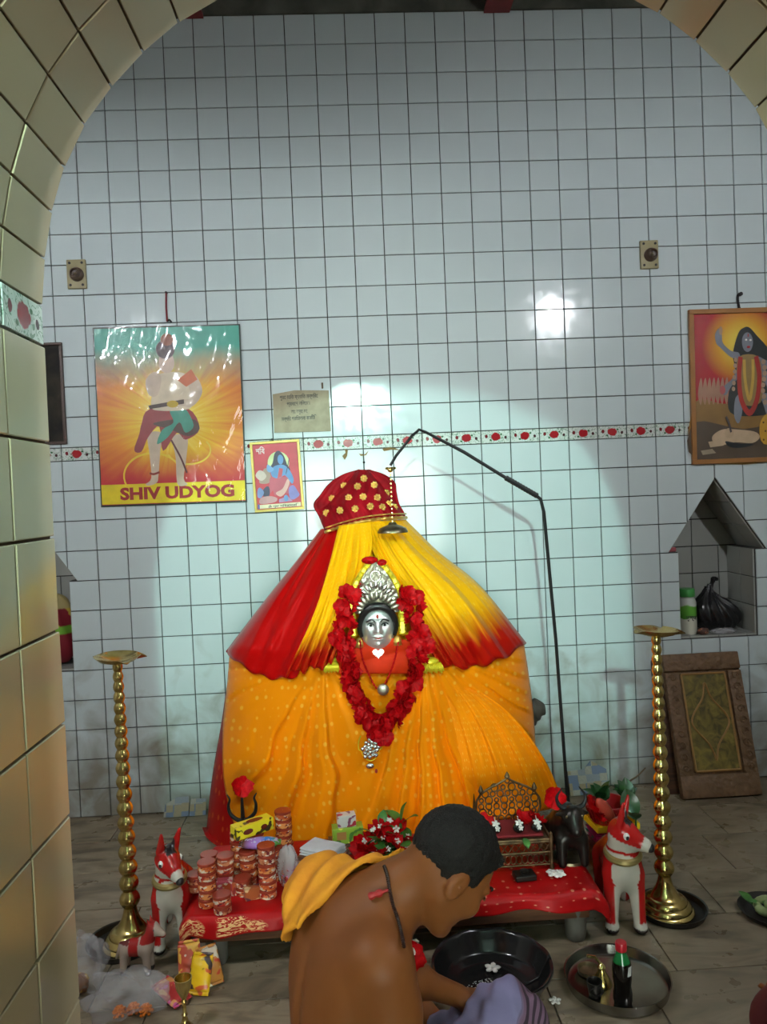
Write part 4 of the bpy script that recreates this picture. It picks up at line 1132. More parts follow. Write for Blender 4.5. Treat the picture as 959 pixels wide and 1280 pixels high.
# ------------------------------------------------------------------ trident with a flower
tr = Vector(Z(303, 1062, TOP)); tr.y = -.875; tr.x = float(W(303, 1010, -.875)[0])
zc = float(W(303, 1026, -.875)[2]); zt = float(W(303, 984, -.875)[2])
t = thing('iron_trident', 'black iron trident standing behind the tins with a red bloom on its middle prong', 'trident', (tr.x, tr.y, TOP))
h0 = zc-TOP; h1 = zt-TOP
MB().tube([(0, 0, .012), (0, 0, h0)], .005, 8).build('shaft', M_IRON, t, True)
MB().lathe([(.001, .012), (.03, .010), (.034, 0), (.001, 0)], 20).build('foot', M_IRON, t, True)
MB().tube([(0, 0, h0), (0, 0, h0+.05), (0, 0, h1)], [.009, .007, .003], 8).build('prong', M_IRON, t, True)
for s in (-1, 1):
    MB().tube(spl([(0, 0, h0+.002), (s*.022, 0, h0+.006), (s*.048, 0, h0+.030), (s*.054, 0, h0+.062), (s*.048, 0, h0+.088), (s*.058, 0, h0+.108)], 24), [lerp(.009, .002, (k/24)**1.6) for k in range(25)], 8).build('prong', M_IRON, t, True)
def flower(label, loc, rot, sc=1.0, group=None, k=0):
    return tag(put('hibiscus', HIB[k % 4], None, None, loc, rot, sc), label, 'flower', group)
flower('red hibiscus bloom stuck on the tip of the black trident', (tr.x, tr.y-.012, zt+.006), (PI/2-.3, 0, .6), 1.25, None, 1)
# ------------------------------------------------------------------ offerings in the middle of the platform
p = Z(402, 1100, TOP)
carton('printed_box', 'dark brown printed box under the folded white cloth', 'box', (-.165, -1.10, TOP), (.15, .115, .060), -.55, M_BBOX)
def folded(name, label, cat, loc, w, d, h, rz, m):
    t = thing(name, label, cat, loc, rz)
    for k in range(3):
        z0 = h*k/3
        def fn(u, v, z0=z0, k=k):
            a = v*2*PI; rx = w/2*(1-.02*k); s = abs(math.cos(a))**.35*math.copysign(1, math.cos(a))
            return ((u-.5)*d*(1-.015*k)+.002*math.sin(v*9), rx*s, z0+h/6+h/6*1.05*math.sin(a)+.001*math.sin(u*8+k))
        MB().grid(fn, 8, 32).build('fold', m, t, 'full')
    return t
folded('folded_cloth', 'folded plain white cloth lying on the brown printed box', 'cloth', (-.165, -1.10, TOP+.061), .105, .135, .030, -.55, mat('white_cotton', (.62, .63, .66), .85))
carton('magazine_box', 'maroon patterned box leaning by the white cloth', 'box', (-.125, -1.215, TOP), (.10, .05, .035), -.5, mat('maroon_print', build=_print((.20, .03, .04), [(.6, .45, .38)], 60)))
bz1 = float(W(433, 1053, -.98)[2])
carton('support_box', 'plain brown carton supporting the green and yellow box', 'box', (-.095, -.955, TOP), (.11, .09, max(.04, bz1-TOP-.001)), .08, M_BBOX)
carton('green_carton', 'green and yellow carton with a leaf picture behind the white cloth', 'box', (-.075, -.965, bz1), (.118, .055, .060), .10, M_GBOX, parts=(('leaf_picture', (-.025, -.0285, .032), (.036, .0008, .030), mat('picture_orange', (.55, .25, .08), .4)),))
carton('white_carton', 'white carton with red print on top of the green and yellow one', 'box', (-.078, -.965, bz1+.061), (.070, .045, .044), .15, M_WBOX)
# flower heap on a steel plate
M_STEEL = mat('stainless_steel', build=lambda t: (t.link(t.ramp(t.noise(t.pos, 30, 4), [(.3, (.42, .42, .41)), (.7, (.62, .61, .58))]), t.base), setattr(t.rou, 'default_value', .24), setattr(t.b.inputs['Metallic'], 'default_value', 1.0)))
hc = Vector((.078, -1.035, TOP))
pl = MB().lathe([(.001, .003), (.105, .003), (.122, .016), (.126, .016), (.108, 0), (.001, 0)], 36)
tag(put('offering_plate', pl.mesh('offering_plate', True), M_STEEL, None, hc), 'steel plate heaped with flowers and leaves on the platform', 'plate')
def leaf_mesh(L, w, m, bend=.25):
    def fn(u, v):
        s = (v*2-1); h = w*math.sin(PI*min(1, u*1.02))**.8
        return (L*u, h*s, bend*L*u*(1-u)*2+.12*w*abs(s)-.0)
    b = MB().grid(fn, 8, 4); me = b.mesh('leaf', 'full'); me.materials.append(m); return me
LF = leaf_mesh(.06, .017, M_LEAF); LFD = leaf_mesh(.075, .022, M_DLEAF)
rh = random.Random(31)
def heap(x, y): return .085*math.exp(-((x/.075)**2+(y/.075)**2))+.02
lit = MB()
for k in range(150):
    r = .10*math.sqrt(rh.random()); an = rh.uniform(0, 6.28); x, y = r*math.cos(an), r*math.sin(an); z = (heap(x, y)-.012)*rh.uniform(.25, 1)
    dx = Vector((rh.uniform(-1, 1), rh.uniform(-1, 1), rh.uniform(-.3, .6))).normalized()*.028; dy = dx.cross(Vector((rh.uniform(-1, 1), rh.uniform(-1, 1), 1))).normalized()*.012
    c = Vector((x, y, z+.006)); lit.add([c-dx, c+dy, c+dx, c-dy], [(0, 1, 2, 3)])
o = tag(lit.build('leaf_litter', M_LEAF, None, loc=hc), 'loose green leaves heaped on the steel plate', 'leaves', kind='stuff')
spots = [(-.075, -.045, 1.2), (-.045, -.07, 1.1), (-.095, -.015, 1.1), (-.035, .03, 1.2), (.005, .02, 1.1), (.035, -.005, 1.2), (.03, -.055, 1.0), (.055, -.07, 1.0), (-.005, -.03, 1.0), (.075, .0, .9), (.0, .06, 1.0), (-.06, .045, 1.0)]
for k, (x, y, s) in enumerate(spots):
    flower('red hibiscus bloom lying in the heap on the steel plate', hc+Vector((x, y-.01, heap(x, y)+.012)), (rh.uniform(.3, 1.0), rh.uniform(-.4, .4), rh.uniform(0, 6)), s*1.2, 'blooms in the plate heap', k)
def leaf(label, loc, rot, dark=False, sc=1.0, group=None):
    return tag(put('leaf', LFD if dark else LF, None, None, loc, rot, sc), label, 'leaf', group)
for k in range(16):
    an = k*2.4; r = .022*math.sqrt(k+.5); x, y = r*math.cos(an), r*math.sin(an)
    leaf('bright green leaf sticking out of the flower heap', hc+Vector((x, y, heap(x, y)+.010)), (rh.uniform(-.4, .4), rh.uniform(-.9, -.1), rh.uniform(0, 6)), False, rh.uniform(1.0, 1.35), 'leaves in the plate heap')
spr = thing('leaf_sprig', 'upright three-leaved green sprig topping the flower heap', 'leaves', tuple(hc+Vector((.06, .03, .075))))
for k, (a, e) in enumerate(((.1, -1.35), (2.6, -.5), (5.6, -.6))): put('leaf', LF, None, spr, (0, 0, .03), (0, e, a), 1.5)
MB().tube([(0, 0, -.03), (0, 0, .035)], .002, 5).build('stem', M_LEAF, spr)
b = MB()
for k in range(5):
    a = k*2*PI/5; b.ball((.009*math.cos(a), .009*math.sin(a), .003), (.0085, .006, .003), 6, 4, Matrix.Rotation(a, 3, 'Z'))
b.ball((0, 0, .005), .003, 6, 4)
WF = b.mesh('white_blossom', 'full'); M_WPET = mat('white_petal', (.74, .72, .68), .6); WF.materials.append(M_WPET)
for k in range(18):
    an = k*2.4+1; r = .023*math.sqrt(k+.5); x, y = r*math.cos(an), r*math.sin(an)-.01
    tag(put('white_blossom', WF, None, None, hc+Vector((x, y, heap(x, y)+.034)), (rh.uniform(.2, 1.1), rh.uniform(-.5, .5), 0), rh.uniform(.6, .9)), 'tiny white blossom scattered over the flower heap', 'flower', 'white blossoms on the heap')
crumple((0, 0, .02), (.03, .025, .022), 9, .001).build('x', M_FILM) if False else None
t = thing('plastic_wrap', 'crumpled scrap of clear plastic beside the flower heap', 'wrapper', tuple(hc+Vector((.115, -.065, .018))))
crumple((0, 0, .03), (.035, .03, .032), 9, .0).build('film', M_FILM, t, 'full')

# ------------------------------------------------------------------ pierced metal throne
M_BRONZE = mat('dark_bronze', build=lambda t: (t.link(t.ramp(t.noise(t.pos, 40, 5), [(.3, (.06, .035, .018)), (.7, (.22, .13, .065))]), t.base), setattr(t.rou, 'default_value', .42), setattr(t.b.inputs['Metallic'], 'default_value', .85)))
TX, TY = .540, -1.115; TW, TD, THt = .235, .17, .115
thr = thing('pierced_throne', 'dark pierced metal throne with a tall filigree back on the red cloth', 'throne', (TX, TY, TOP))
def frame(b, x0, x1, z0, z1, f, r=.004):
    for a, c in (((x0, z0), (x1, z0)), ((x0, z1), (x1, z1)), ((x0, z0), (x0, z1)), ((x1, z0), (x1, z1))): b.tube([f(*a), f(*c)], r, 6)
def lattice(b, x0, x1, z0, z1, f, n, r=.0018):
    w = (x1-x0)/n
    for k in range(n):
        a, c = x0+k*w, x0+(k+1)*w
        b.tube([f(a, z0), f(c, z1)], r, 4); b.tube([f(a, z1), f(c, z0)], r, 4)
hw, hd_ = TW/2, TD/2
sides = [(lambda x, z: (x, -hd_, z), hw, 9), (lambda x, z: (x, hd_, z), hw, 9), (lambda x, z: (-hw, x, z), hd_, 6), (lambda x, z: (hw, x, z), hd_, 6)]
for f, w, n in sides:
    b = MB(); frame(b, -w, w, .062, .100, f); lattice(b, -w, w, .064, .098, f, n)
    b.tube([f(-w, .108), f(w, .108)], .005, 6)
    b2 = MB()
    for k in range(n+2):                             # scalloped lower tier
        x = lerp(-w*.86, w*.86, k/(n+1)); rr = w*.86/(n+1)
        b2.tube([f(x+rr*math.cos(a), .040+.016*math.sin(a)) for a in np.linspace(0, 2*PI, 13)], .0022, 4)
    frame(b2, -w*.95, w*.95, .018, .060, f, .003)
    b.build('lattice_rail', M_BRONZE, thr, True); b2.build('filigree_tier', M_BRONZE, thr, True)
for sx in (-1, 1):
    for sy in (-1, 1):
        MB().lathe([(.001, 0), (.010, 0), (.008, .012), (.005, .02), (.006, .06), (.008, .10), (.009, .112), (.006, .120), (.007, .128), (.001, .135)], 10, (sx*hw, sy*hd_, 0)).build('leg', M_BRONZE, thr, True)
MB().bbox((0, 0, .104), (TW-.012, TD-.012, .006), .002).build('seat', M_BRONZE, thr)
MB().bbox((0, .01, .112), (TW-.04, TD-.03, .010), .004).build('cushion', mat('maroon_velvet', (.20, .006, .010), .8), thr)
# filigree back: rings packed inside a cusped arch
bk0 = float(W(642, 1052, TY+hd_)[2])-TOP; bk1 = float(W(636, 972, TY+hd_)[2])-TOP; BH_ = bk1-.108; BW_ = .128
def bw(t_): return BW_*float(np.interp(t_, [0, .12, .3, .5, .66, .78, .86, .93, 1], [.72, .86, .96, .94, .80, .55, .30, .12, .0]))
ol = [(bw(t_), .108+BH_*t_) for t_ in np.linspace(0, 1, 30)]
pts = [(x, z) for x, z in ol]+[(-x, z) for x, z in ol[::-1]]
back = MB().tube([(x, hd_, z) for x, z in pts], .0045, 6)
bkp = back.build('back_frame', M_BRONZE, thr, True)
b = MB(); rr = .0135; row = 0; z = .120
while z < .108+BH_*.95:
    w = bw((z-.108)/BH_)-.008; off_ = rr*.92 if row % 2 else 0; x = -w+off_*.5
    nn = max(1, int(2*w/(rr*1.9)))
    for k in range(nn):
        xx = 0 if nn == 1 else lerp(-w+rr*.8, w-rr*.8, k/(nn-1)); q = rr*(.8+.25*math.sin(k*3.1+row*1.7))
        b.tube([(xx+q*math.cos(a), hd_, z+q*1.1*math.sin(a)) for a in np.linspace(0, 2*PI, 11)], .0030, 5)
    z += rr*1.75; row += 1
b.build('filigree', M_BRONZE, bkp, True)
for (x, z, h) in ((0, .108+BH_*.985, .030), (bw(.66), .108+BH_*.68, .034), (-bw(.66), .108+BH_*.68, .034)):
    MB().lathe([(.001, 0), (.006, .002), (.011, h*.35), (.006, h*.75), (.001, h)], 10, (x, hd_, z-.004)).build('finial', M_BRONZE, bkp, True)
# spike at the left
tag(MB().lathe([(.001, 0), (.012, 0), (.006, .02), (.009, .05), (.004, .10), (.007, .14), (.001, .20)], 10).build('incense_spike', M_BRONZE, None, True, loc=(.418, -.98, TOP)), 'thin dark metal spike standing beside the pierced throne', 'holder')
M_STONE = mat('black_oiled_stone', (.012, .012, .012), .18)
for k, (x, y) in enumerate(((-.072, -.035), (.012, -.040), (.078, -.042))):
    s = thing('black_stone', ('round black stone with white petals on the throne seat, next to its corner post', 'larger round black stone with a white bloom in the middle of the throne seat', 'small black stone with a white spray near the horned bull')[k], 'stone', (TX+x, TY+y, TOP+.118))
    MB().ball((0, 0, .018), (.022, .018, .019), 14, 10).build('stone', M_STONE, s, True)
    put('white_blossom', WF, None, s, (0, -.006, .036), (.5, 0, 0), .95); put('white_blossom', WF, None, s, (.004, -.016, .024), (1.2, 0, .5), .7)
    MB().tube([(0, -.004, .036), (-.004, -.004, .062)], .0012, 4).build('stalk', M_WPET, s)
for k, (x, y, r) in enumerate(((-.10, .03, .3), (.045, .045, 1.0), (.09, .035, 2))):
    flower(('dark red bloom lying behind the black stones near the throne post', 'dark red bloom lying against the filigree back', 'dark red bloom at the throne corner facing the bull')[k], (TX+x, TY+y, TOP+.128), (.7, 0, r), 1.1, None, k)
leaf('pinkish leaf hanging over the front rail of the throne', (TX+.02, TY-.085, TOP+.118), (0, .5, -1.4), False, .8).data.materials[0]
blk = thing('square_lamp_block', 'small dark square oil lamp block lying in front of the throne', 'lamp', (.545, -1.255, TOP), .1)
MB().bbox((0, 0, .010), (.075, .055, .020), .004).build('block', M_TRAYD, blk); MB().lathe([(.001, .014), (.014, .017), (.017, .024), (.015, .024), (.010, .020), (.001, .019)], 16, (0, 0, .004)).build('oil_cup', M_TRAYD, blk, True)
for k in range(4):
    tag(put('white_blossom', WF, None, None, (.648+.016*(k % 2), -1.262+.012*(k//2), TOP+.008), (.1*k, .1, k), 1.6), 'white blossom dropped on the red cloth before the horned bull', 'flower', 'white blossoms before the bull')

# ------------------------------------------------------------------ dark horned bull
BX, BY = .738, -1.150
def bull(P):
    d = d_ell(P, (0, .05, .10), (.060, .10, .072))
    d = smin(d, d_ell(P, (0, .03, .165), (.038, .045, .040)), .03)
    d = smin(d, d_cap(P, (0, -.01, .13), (0, -.055, .185), .045, .035), .03)
    d = smin(d, d_cap(P, (0, -.055, .190), (0, -.098, .150), .033, .021), .02)
    for s in (-1, 1):
        d = smin(d, d_cap(P, (s*.028, -.05, .200), (s*.058, -.045, .192), .013, .006), .01)
        d = smin(d, d_cap(P, (s*.038, -.03, .09), (s*.040, -.045, .012), .024, .016), .02)
        d = smin(d, d_cap(P, (s*.045, .10, .09), (s*.045, .115, .012), .032, .018), .02)
    return d
bu = thing('bull_figure', 'dark bronze bull with tall curved horns standing at the end of the red cloth', 'statue', (BX, BY, TOP))
me = sdf_mesh('body', bull, (-.10, -.14, -.006), (.10, .18, .26), .006); put('body', me, mat('black_bronze', (.022, .018, .015), .32, .6), bu)
for s in (-1, 1):
    MB().tube(spl([(s*.020, -.048, .212), (s*.044, -.046, .226), (s*.052, -.044, .255), (s*.030, -.042, .288)], 16), [lerp(.011, .002, k/16) for k in range(17)], 8).build('horn', M_IRON, bu, True)
    MB().ball((s*.026, -.078, .196), .006, 8, 6).build('eye', M_DBRASS, bu, True)
MB().lathe([(.001, 0), (.066, 0), (.064, .010), (.001, .012)], 28, (0, .02, -.001)).build('base', M_DBRASS, bu, True)
flower('red hibiscus bloom tucked between the horns of the bull', (BX-.055, BY-.02, TOP+.245), (PI/2-.3, .2, 0), 1.25, None, 2)

# ------------------------------------------------------------------ heap behind the statue at the right end
hx, hy = 1.00, -.82
def fold_stack(name, label, cat, loc, dims, rz, m): return folded(name, label, cat, loc, dims[1], dims[0], dims[2], rz, m)
fold_stack('folded_cloth', 'tan folded cloth at the bottom of the pile behind the deer statue', 'cloth', (hx, hy, 0), (.17, .14, .07), .1, mat('tan_cloth', (.25, .15, .08), .8))
fold_stack('folded_cloth', 'dark patterned folded cloth in the pile behind the deer statue', 'cloth', (hx, hy, .072), (.17, .14, .045), -.05, mat('dark_cloth', build=_print((.09, .03, .03), [(.20, .08, .05)], 40)))
fold_stack('folded_cloth', 'magenta and green folded cloth near the top of the pile', 'cloth', (hx, hy, .119), (.17, .14, .045), .05, mat('magenta_cloth', build=_print((.32, .01, .08), [(.02, .10, .06)], 14)))
yt = thing('yellow_tray', 'bright yellow plastic tray under the red basket', 'tray', (hx, hy, .167), .1)
MB().bbox((0, 0, .004), (.18, .15, .006), .002).build('base', mat('yellow_plastic', (.80, .50, .01), .35), yt)
for (c, d) in (((0, -.074, .016), (.18, .004, .022)), ((0, .074, .016), (.18, .004, .022)), ((-.088, 0, .016), (.004, .145, .022)), ((.088, 0, .016), (.004, .145, .022))): MB().bbox(c, d, .001).build('side', MATS['yellow_plastic'], yt)
rb = thing('red_basket', 'red slotted plastic basket behind the bull figure', 'basket', (hx-.01, hy+.02, .176))
MB().lathe([(.001, 0), (.060, 0), (.086, .072), (.091, .074), (.091, .080), (.083, .080), (.058, .005), (.001, .005)], 36).build('bowl', mat('red_plastic', (.42, .008, .012), .3), rb, True)
for k in range(14):
    a = -PI+k*PI/13; q = [(lerp(.062, .084, s)+.0015, lerp(.010, .062, s)) for s in (0, 1)]
    MB().tube([(r*math.cos(a), r*math.sin(a), z) for r, z in q], .003, 4).build('rib', mat('dark_red_plastic', (.22, .004, .008), .4), rb)
def fern(label, loc, n, L, dark, seed):
    t = thing('leaf_bunch', label, 'leaves', loc); r = random.Random(seed)
    for k in range(n):
        put('leaf', LFD if dark else LF, None, t, (0, 0, 0), (r.uniform(-.5, .5), r.uniform(-1.3, -.3), r.uniform(0, 6.28)), L*r.uniform(.8, 1.2))
    MB().tube([(0, 0, -.03), (0, 0, .012)], .004, 6).build('stem', M_DLEAF, t)
    return t
fern('spiky dark green leaf bunch behind the head of the deer statue', tuple(W(755, 1003, -.80)), 14, 1.1, True, 3)
fern('limp dark green leaf bunch between the deer statue and the lampstand', tuple(W(786, 1000, -.85)), 9, 1.0, True, 8)
t = fern('broad dark leaf pair hanging beside the lampstand', tuple(W(795, 1026, -.95)), 2, 1.5, True, 12)
pet = tag(put('banana_flower', MB().ball((0, 0, 0), (.026, .022, .062), 14, 10).mesh('banana_flower', True), mat('coral_petal', (.60, .07, .04), .45), None, W(757, 1013, -.93), (0, -.6, .2)), 'pointed coral red flower bud behind the deer ears', 'flower')
pet = tag(put('red_bloom', HIB[1], None, None, W(742, 1012, -.95), (.9, .3, 1), 1.7), 'large dark red bloom on the pile behind the bull', 'flower')
tag(MB().tube(spl([tuple(Z(772, 998, .004)), tuple(W(786, 978, -.16)), tuple(W(797, 970, -.08)), tuple(W(807, 960, -.02))], 20), [lerp(.006, .003, k/20) for k in range(21)], 6).build('dry_twig', mat('dry_twig_bark', (.16, .11, .06), .8), None, True), 'thin dry twig lying near the wall behind the lampstand', 'twig')

# ------------------------------------------------------------------ patchwork scraps leaning against the wall
def _patch(t):
    br = t.new('ShaderNodeTexVoronoi'); br.distance = 'CHEBYCHEV'; br.inputs['Scale'].default_value = 27; br.inputs['Randomness'].default_value = .25; t.link(t.obj, br.inputs['Vector'])
    s = t.sep(br.outputs['Color'])
    c = t.ramp(s[0], [(.0, (.10, .14, .25)), (.3, (.36, .33, .27)), (.6, (.30, .22, .11)), (.8, (.22, .24, .28)), (1.0, (.42, .40, .34))], 'CONSTANT')
    c = t.mix(t.math('MULTIPLY', t.noise(t.obj, 90, 4), .6), c, (.12, .11, .10))
    t.link(c, t.base); t.rou.default_value = .5
M_PATCH = mat('patchwork_print', build=_patch)
def scrap(name, label, pts, y0, lean):
    q = [W(x, y, y0) for x, y in pts]; zb = min(v[2] for v in q)
    cx = sum(v[0] for v in q)/len(q)
    t = thing(name, label, 'tile', (cx, y0, 0.001)); t.rotation_euler = (lean, 0, 0)
    MB().prism([(v[0]-cx, v[2]-zb) for v in q], -.012, 0).build('panel', M_PATCH, t)
    return t
scrap('patchwork_tile', 'blue and cream patchwork tile scrap leaning on the wall, its corner snapped off', [(205, 1021), (236, 1019), (236, 996), (220, 997), (206, 1006)], -.075, -.35)
scrap('patchwork_tile', 'grey patchwork tile scrap leaning on the wall next to the idol hem', [(237, 1019), (258, 1017), (257, 998), (238, 999)], -.075, -.3)
scrap('patchwork_tile', 'large brown and blue patchwork tile piece leaning on the wall behind the basket', [(713, 1000), (762, 996), (761, 968), (742, 958), (733, 968), (712, 971)], -.11, -.35)

# ------------------------------------------------------------------ metal ware on the floor
wk = thing('iron_basin', 'wide black iron basin with a wavy pale rim half under the platform', 'basin', (.372, -1.545, 0))
def basin(u, v):
    a = 2*PI*u; pr = [(.001, .004), (.115, .004), (.148, .020), (.166, .050), (.181, .080), (.188, .082)]
    r, z = plin(pr, v); z += (.0025*math.sin(a*11)*max(0, v-.75)*4); return (r*math.cos(a), r*math.sin(a), z)
MB().grid(basin, 72, 20).build('bowl', mat('black_enamel', (.012, .012, .012), .16), wk, 'full', .003)
MB().grid(lambda u, v: (lambda p: (p[0]*1.018, p[1]*1.018, p[2]-.005))(basin(u, .45+.55*v)), 72, 12).build('outer_shell', mat('scuffed_steel', (.20, .19, .17), .35, .9), wk, 'full', .002)
gr = MB(); rb_ = random.Random(4)
for k in range(420):
    r = .09*math.sqrt(rb_.random()); a = rb_.uniform(0, 6.28); x, y = r*math.cos(a)+.0, r*math.sin(a)*.7-.03; rr_ = math.hypot(x, y)
    z = .008+(max(0, rr_-.085)/.035)*.014
    gr.ball((x, y, z), (.0022, .0016, .0014), 4, 3)
o = gr.build('rice_grains', mat('white_rice', (.7, .7, .66), .5), None, loc=(.372, -1.545, 0)); tag(o, 'scatter of white rice grains in the black basin', 'rice', kind='stuff')
o = tag(put('white_blossom', WF, None, None, (.385, -1.475, .014), (0, 0, 0), 1.6), 'white flower scrap floating at the back of the black basin', 'flower')
th = Vector(Z(772, 1232)); th.z = 0
tag(MB().lathe([(.001, .003), (.138, .003), (.150, .010), (.158, .036), (.162, .038), (.160, .033), (.153, .004), (.140, 0), (.001, 0)], 56).build('steel_platter', mat('smoky_steel', (.30, .29, .26), .22, 1.0), None, True, loc=th), 'steel rimmed platter on the floor holding a bottle and lamp', 'platter')
bt = thing('cola_bottle', 'dark green plastic bottle with a red cap standing in the steel platter', 'bottle', tuple(Vector(Z(779, 1252, .004))))
def _bot(t):
    z = t.sep(t.obj)[2]
    t.link(t.ramp(t.math('MULTIPLY', z, 5.5), [(.0, (.004, .003, .003)), (.68, (.008, .006, .004)), (.70, (.01, .14, .035)), (1, (.02, .22, .06))]), t.base); t.rou.default_value = .08
MB().lathe([(.001, 0), (.026, .001), (.029, .008), (.0285, .030), (.0255, .050), (.0285, .075), (.029, .105), (.026, .125), (.017, .145), (.0125, .158), (.0125, .166), (.001, .166)], 24).build('body', mat('dark_bottle', build=_bot), bt, True)
MB().lathe([(.0165, .158), (.017, .160), (.017, .180), (.0155, .183), (.001, .183)], 20).build('cap', mat('red_cap', (.45, .01, .02), .35), bt, True)
MB().grid(lambda u, v: (lambda a, r: (r*math.cos(a), r*math.sin(a), .092+.028*v))(-1.35+.5*u+.15*v, .0298), 6, 4).build('torn_label', mat('white_paper', (.6, .6, .58), .7), bt, 'full')
bl = thing('brass_bell_lamp', 'small brass bell-shaped lamp lying in the steel platter', 'lamp', (th.x-.045, th.y+.01, .004))
MB().lathe([(.001, 0), (.032, 0), (.030, .008), (.022, .022), (.014, .036), (.010, .046), (.013, .052), (.008, .060), (.001, .066)], 24).build('bell', M_BRASS, bl, True)
MB().tube([(.0, 0, .058), (-.02, 0, .085), (-.045, .0, .090)], .005, 6).build('handle', M_BRASS, bl, True)
cp = thing('dark_cup', 'small dark metal cup beside the brass bell lamp', 'cup', (th.x-.085, th.y-.045, .004))
MB().lathe([(.001, 0), (.018, 0), (.022, .030), (.024, .046), (.022, .046), (.019, .030), (.015, .004), (.001, .004)], 20).build('cup', M_TRAYD, cp, True)
MB().tube([(.02*math.cos(a), -.02, .024+.012*math.sin(a)) for a in np.linspace(0, 2*PI, 13)], .0025, 5).build('ring', M_TRAYD, cp)
tag(MB().lathe([(.001, .002), (.03, .006), (.034, .016), (.036, .016), (.033, .002), (.001, 0)], 24).build('oil_saucer', M_DBRASS, None, True, loc=(th.x-.07, th.y+.065, .004)), 'little brass saucer at the back of the steel platter', 'dish')
pr_ = Vector(Z(966, 1142)); pr_.z = 0
tag(MB().lathe([(.001, .003), (.095, .003), (.112, .020), (.116, .021), (.100, 0), (.001, 0)], 40).build('leaf_plate', M_TRAYD, None, True, loc=pr_), 'dark plate of cut leaves and fruit on the floor beyond the platter', 'plate')
for k in range(7):
    tag(put('fruit_wedge', MB().ball((0, 0, 0), (.034, .014, .016), 12, 8).mesh('fruit_wedge', True), mat('pale_green_rind', (.30, .38, .16), .5), None, pr_+Vector((-.05+.025*(k % 4), -.03+.035*(k//4)+.012*(k % 2), .028+.016*(k % 2))), (.3*k, .5-.2*k, k*1.1)), 'pale green fruit wedge on the dark plate', 'fruit', 'fruit wedges on the dark plate')
for k in range(4): leaf('green leaf under the fruit wedges on the dark plate', pr_+Vector((-.06+.03*k, .02-.02*(k % 2), .022)), (0, -.4, 2.0+k), False, 1.1, 'leaves on the dark plate')
gb = Vector(Z(232, 1288)); gb.z = 0
go = thing('brass_goblet', 'slender brass goblet standing on the floor near the plastic bags', 'goblet', gb)
ht = float(W(229, 1222, gb.y)[2]); s_ = ht/.185
MB().lathe([(r*s_, z*s_) for r, z in ((.001, 0), (.034, 0), (.034, .004), (.026, .014), (.012, .030), (.008, .050), (.011, .056), (.007, .064), (.0065, .095), (.010, .102), (.007, .110), (.016, .128), (.026, .150), (.030, .185), (.028, .185), (.022, .150), (.010, .130), (.001, .128))], 28).build('goblet', M_BRASS, go, True)
# snack packets
for (x, y, rz, ti, mm, lab) in ((238, 1222, .2, -1.25, mat('red_yellow_foil', build=_print((.55, .08, .04), [(.80, .45, .08), (.75, .6, .5)], 30)), 'red and orange foil packet propped beside the toy horse'),
                               (252, 1238, -.2, -1.05, mat('yellow_foil', build=_print((.80, .48, .01), [(.05, .03, .03), (.6, .1, .02)], 24)), 'yellow foil packet with black mark beside the platform leg'),
                               (263, 1226, .5, -.9, mat('orange_foil', build=_print((.62, .26, .05), [(.75, .65, .5), (.6, .06, .03)], 34)), 'orange and white foil packet against the platform leg'),
                               (215, 1250, .9, -.25, mat('red_foil', build=_print((.45, .03, .03), [(.7, .3, .1), (.6, .1, .3)], 34)), 'red foil packet lying by the brass goblet')):
    q = Z(x, y); k = abs(math.sin(ti))
    packet('snack_packet', lab, 'packet', (q[0], q[1], .016+.045*k), .100, .036, .016, mm, rz+PI/2, ti)
# plastic bags
M_BAGFILM = mat('thin_carrier_bag_film', build=_film((.60, .60, .62), .74))
bgp = Vector(Z(156, 1264)); bgp.z = 0
t = thing('plastic_bag', 'crumpled clear plastic bag with orange flowers on the floor near the goblet', 'bag', (bgp.x, bgp.y, 0))
crumple((0, 0, .056), (.110, .080, .060), 14, .003, 40, 26, .22).build('film', M_BAGFILM, t, 'full')
for k in range(3):
    b = MB()
    for j in range(22):
        a = j*2.4; r = .004*math.sqrt(j); b.ball((r*math.cos(a), r*math.sin(a), .012-.0002*j*j*.2), (.006, .006, .005), 5, 4)
    put('marigold', b.mesh('marigold', 'full'), mat('marigold_orange', (.80, .20, .01), .6), t, (-.01+.04*k, -.020+.01*(k % 2), .012), (.4, 0, 0), 1.0)
bg2 = Vector(Z(104, 1240)); bg2.z = 0
t = thing('plastic_bag', 'tall clear plastic bag leaning by the arch jamb with a brown packet inside', 'bag', (bg2.x, bg2.y, 0))
crumple((0, 0, .088), (.075, .06, .09), 17, .003, 36, 26, .22).build('film', M_BAGFILM, t, 'full')
crumple((-.01, -.012, .035), (.03, .022, .032), 18, .004).build('contents', mat('brown_sweets', build=_print((.22, .08, .02), [(.5, .3, .05)], 40)), t, 'full')
# scraps of petals on the floor
for k, (x, y) in enumerate(((540, 1233), (533, 1228), (546, 1240), (560, 1224), (694, 1252), (700, 1118))):
    tag(put('white_blossom', WF, None, None, Z(x, y, .003), (0, 0, k), 1.2), 'white petal scrap fallen on the marble floor', 'flower', 'petal scraps on the floor')
